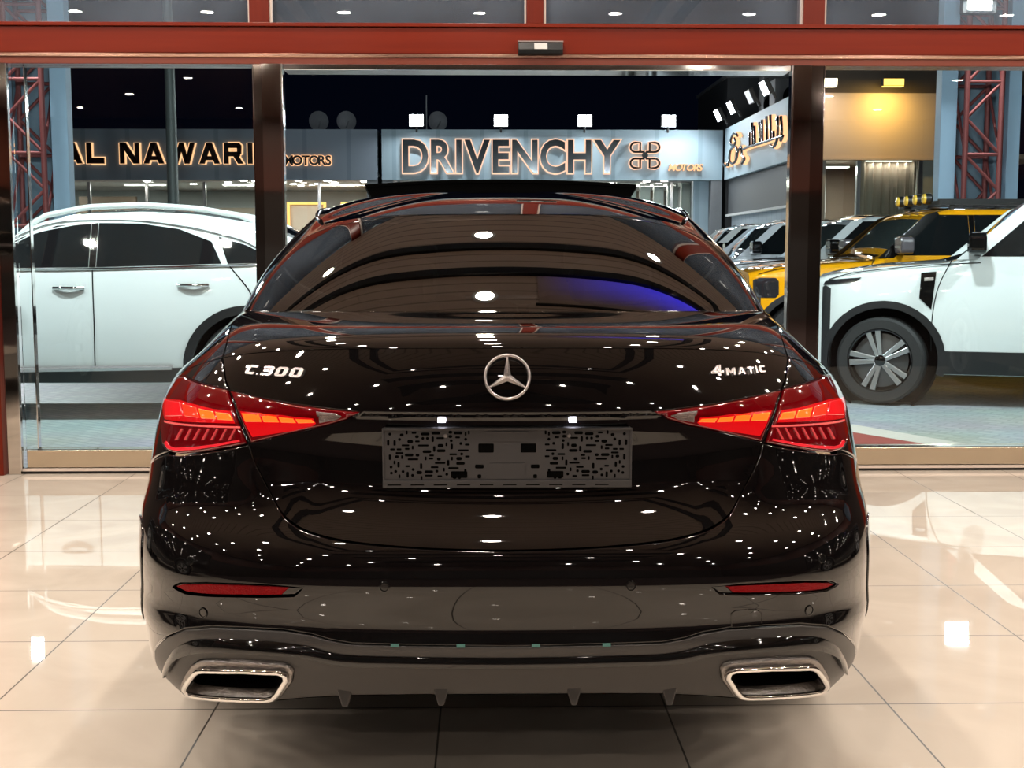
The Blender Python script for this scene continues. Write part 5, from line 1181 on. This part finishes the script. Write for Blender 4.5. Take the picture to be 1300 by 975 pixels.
for i,(x,y,s,w) in enumerate(((7.5,33.2,'tall air-conditioning unit left on the right-hand roof',.6),(7.6,31.5,'wide air-conditioning unit right on the right-hand roof',1.0))):
    t2=thing('air_conditioner','grey '+s,'air conditioner',(x,y,4.45),0,'units on the right-hand roof');addbox(t2,'casing',M('grey_casing',(.16,.16,.165),.5),(-w/2,w/2,-.3,.3,.05,1.45 if i==0 else 1.0),bevel=.02)
    mb=MB();mb.lathe([(0,-.32),(.28,-.32),(.30,-.30)],'y',24,(0,0,.55));mb.build('fan_grille',MATTE,t2,smooth=40);addbox(t2,'feet',MATTE,(-w/2,-w/2+.08,-.3,.3,0,.05),(w/2-.08,w/2,-.3,.3,0,.05))
# beige front of the same building, facing us
t=thing('shop_building','beige-fronted office lit by a yellow floodlight with curtains below','building',(8.45,27.2,0))
BEI=M('beige_cladding',(.60,.455,.365),.6)
addbox(t,'beige_panel',BEI,(-1.42,1.25,0,.3,3.24,4.60)); addbox(t,'upper_wall',M('dim_brown_wall',(.10,.075,.06),.7),(-1.42,4,.1,.4,4.60,5.4)); addbox(t,'lower_lip',BEI,(-1.42,1.25,-.03,.33,3.19,3.24))
addbox(t,'left_jamb',M('taupe_jamb',(.28,.25,.22),.6),(-1.42,-1.10,.1,.4,0,3.2)); addbox(t,'back_wall',INB,(-1.42,4,3.2,3.4,0,3.3)); addbox(t,'ceiling_slab',INW,(-1.42,4,.4,3.3,3.25,3.35)); addbox(t,'interior_floor',INB,(-1.42,4,.1,3.3,0,.06))
addbox(t,'white_door',INL,(-1.0,-.42,2.6,2.7,.06,2.95)); addbox(t,'low_shelf',INB,(-1.3,-.4,1.6,2.0,.06,1.75)); addbox(t,'printer',MATTE,(-.85,-.6,1.65,1.95,1.75,1.98)); addbox(t,'dark_column',MATTE,(-1.25,-1.0,1.8,2.2,.06,3.0))
addbox(t,'shop_glass',SHOPG,(-1.10,1.25,.15,.17,.06,3.2)); addbox(t,'glazing_post',ALU,(-.42,-.34,.1,.22,.06,3.2),(.92,1.0,.1,.22,.06,3.2))
xs=np.linspace(-.34,.92,140);P=np.array([[(x_,.32+.05*math.sin(x_*34)+.02*math.sin(x_*71),z_) for x_ in xs] for z_ in np.linspace(.06,3.18,4)]);mb=MB();mb.grid(P);mb.build('curtain',M('taupe_curtain',(.58,.45,.35),.8),t,smooth=80)
addbox(t,'right_pier',M('sage_pier',(.34,.34,.30),.6),(1.0,1.25,.12,.5,0,3.2)); addbox(t,'dark_pier',MATTE,(1.25,1.45,.0,.4,0,4.6))
fill_light(t,-.7,1.2,3.1,200,.8,.2);fill_light(t,.3,.225,3.17,5,1.0,.05)
mb=MB()
GRN=M('green_letter_film',(.30,.42,.03),.4,0,.5,0,(.4,.55,.04),.35)
me_=None
for i,(c,x_) in enumerate(zip('A-FIL JO',(-1.52,-1.30,-1.18,-1.02,-.92,0,-.74,-.60))):
    if c==' ':continue
    m=text_mesh(c,.72,.01,.02);b=mbounds(m);m.transform(Matrix.Translation((-b[0][0],0,0)));m.transform(Matrix.Diagonal((.42,1.05,1,1)));m.transform(Matrix.Rotation(R_(90),4,'X'));m.transform(Matrix.Translation((x_,.13,1.32)));link('window_letter',m,GRN,t)
YEL=emitter('yellow_lamp',(1,.62,.10),3.2)
for (x,s,mt,en,cc) in ((8.50,'yellow floodlight shining down the beige front',YEL,32,(1,.62,.14)),(7.10,'white floodlight at the left corner of the beige front',emitter('warm_lamp',(1,.83,.62),40.),10,(1,.8,.6))):
    t2=thing('wall_floodlight',s,'floodlight',(x,27.02,4.68),0)
    addbox(t2,'lamp_housing',LB,(-.24,.24,-.55,-.40,-.02,.14),bevel=.02);addbox(t2,'arm',LB,(-.02,.02,-.45,.2,.04,.08));addbox(t2,'lit_lens',mt,(-.21,.21,-.556,-.40,-.032,-.021),(-.21,.21,-.565,-.551,-.01,.12))
    la=bpy.data.lights.new('wall_lamp','AREA');la.shape='RECTANGLE';la.size=.4;la.size_y=.1;la.energy=en;la.color=cc
    lo=bpy.data.objects.new('wall_lamp',la);COL.objects.link(lo);lo.parent=t2;lo.location=(0,-.44,-.05);lo.rotation_euler=(R_(22),0,0)
# ------------------------------------------------------------ lattice masts between blue posts
REDP=M('faded_red_steel',(.34,.09,.085),.5,.2); BLUEP=M('light_blue_post',(.52,.74,.95),.5); SHEET=M('blue_grey_sheet',(.26,.37,.46),.5)
def mast(x,label,z1=7.2,w=.60):
    t=thing('lattice_mast',label,'mast',(x,22,0))
    for sx_ in (-1,1):
        for sy_ in (-1,1):
            mb=MB();mb.tube([(sx_*w/2,sy_*w/2,-.012),(sx_*w/2,sy_*w/2,z1)],.048,10);mb.build('chord',REDP,t,smooth=60)
    hz=1.22;k=0;z=.45
    while z<z1-.2:
        for sy_ in (-1,1):
            mb=MB();mb.tube([(-w/2,sy_*w/2,z),(w/2,sy_*w/2,z)],.030,8);mb.build('horizontal_rung',REDP,t,smooth=60)
            s=1 if k%2 else -1
            mb=MB();mb.tube([(-s*w/2,sy_*w/2,z),(s*w/2*0+ s*w/2,sy_*w/2,z+hz*.5)],.028,8);mb.tube([(s*w/2,sy_*w/2,z+hz*.5),(-s*w/2,sy_*w/2,z+hz)],.028,8);mb.build('diagonal_brace',REDP,t,smooth=60)
        for sx_ in (-1,1):
            mb=MB();mb.tube([(sx_*w/2,-w/2,z),(sx_*w/2,w/2,z+hz)],.026,8);mb.build('side_brace',REDP,t,smooth=60)
        z+=hz;k+=1
    return t
def post(x,label,w,y=22.,z1=7.2):
    t=thing('steel_post',label,'post',(x,y,0),0,'light blue posts');addbox(t,'shaft',BLUEP,(-w/2,w/2,-.14,.14,-.012,z1),bevel=.01)
mast(8.53,'red lattice mast right of the beige front, between two blue posts'); mast(-7.72,'red lattice mast at the left edge, beside a blue post')
post(7.99,'light blue post left of the right-hand lattice mast',.28); post(9.13,'light blue post right of the right-hand lattice mast',.22); post(-7.20,'light blue post right of the left-hand lattice mast',.28); post(-8.6,'light blue post left of the left-hand lattice mast',.24)
for x,s in ((8.62,'right'),(-7.95,'left')):
    o=addbox(None,'backing_sheet',SHEET,(x-.52,x+.52,22.42,22.46,-.012,7.0));tag(o,'blue-grey sheet behind the %s-hand lattice mast'%s,'panel','sheets behind the masts')
for x,z,s in ((8.30,5.45,'right'),(-7.86,5.62,'left')):
    t=thing('mast_floodlight','big dazzling floodlight high on the %s-hand lattice mast'%s,'floodlight',(x,21.52,z),0,'floodlights on the masts')
    addbox(t,'lamp_housing',LB,(-.30,.30,-.06,.06,-.26,.26),bevel=.02);addbox(t,'bracket',LB,(-.03,.03,.05,.12,-.03,.03));addbox(t,'lit_lens',emitter('mast_lamp',(.95,.98,1),90.),(-.20,.20,-.072,-.061,-.19,.19))
    la=bpy.data.lights.new('mast_lamp','AREA');la.size=.36;la.energy=900;la.color=(.9,.97,1)
    lo=bpy.data.objects.new('mast_lamp',la);COL.objects.link(lo);lo.parent=t;lo.location=(0,-.09,0);lo.rotation_euler=(R_(-62),0,0)
t=thing('lamp_post','thin grey lamp post rising in front of the AL NAWARIS sign','lamp post',(-6.56,27,0));mb=MB();mb.tube([(0,0,-.012),(0,0,4),(-.02,0,9)],[.13,.11,.07],12);mb.build('pole',M('grey_steel',(.22,.25,.24),.5,.3),t,smooth=60);addbox(t,'base_plate',M('grey_plate',(.2,.2,.2),.5),(-.2,.2,-.2,.2,-.012,.03))

# ------------------------------------------------------------ two black cars inside, either side of the saloon (seen only in its paint and the mirror columns)
BLK2=M('black_second_car_paint',(.006,.005,.005),.05,0,.4,1.0)
boxy('off_road_car','black off-roader standing inside the showroom to the left of the saloon',0,0,BLK2,'showroom cars',None,root=(-4.55,5.75,0),rz=R_(-90),dx=.0)
boxy('off_road_car','black off-roader standing inside the showroom to the right of the saloon',0,0,BLK2,'showroom cars',None,root=(5.35,5.60,0),rz=R_(-90),dx=.0)
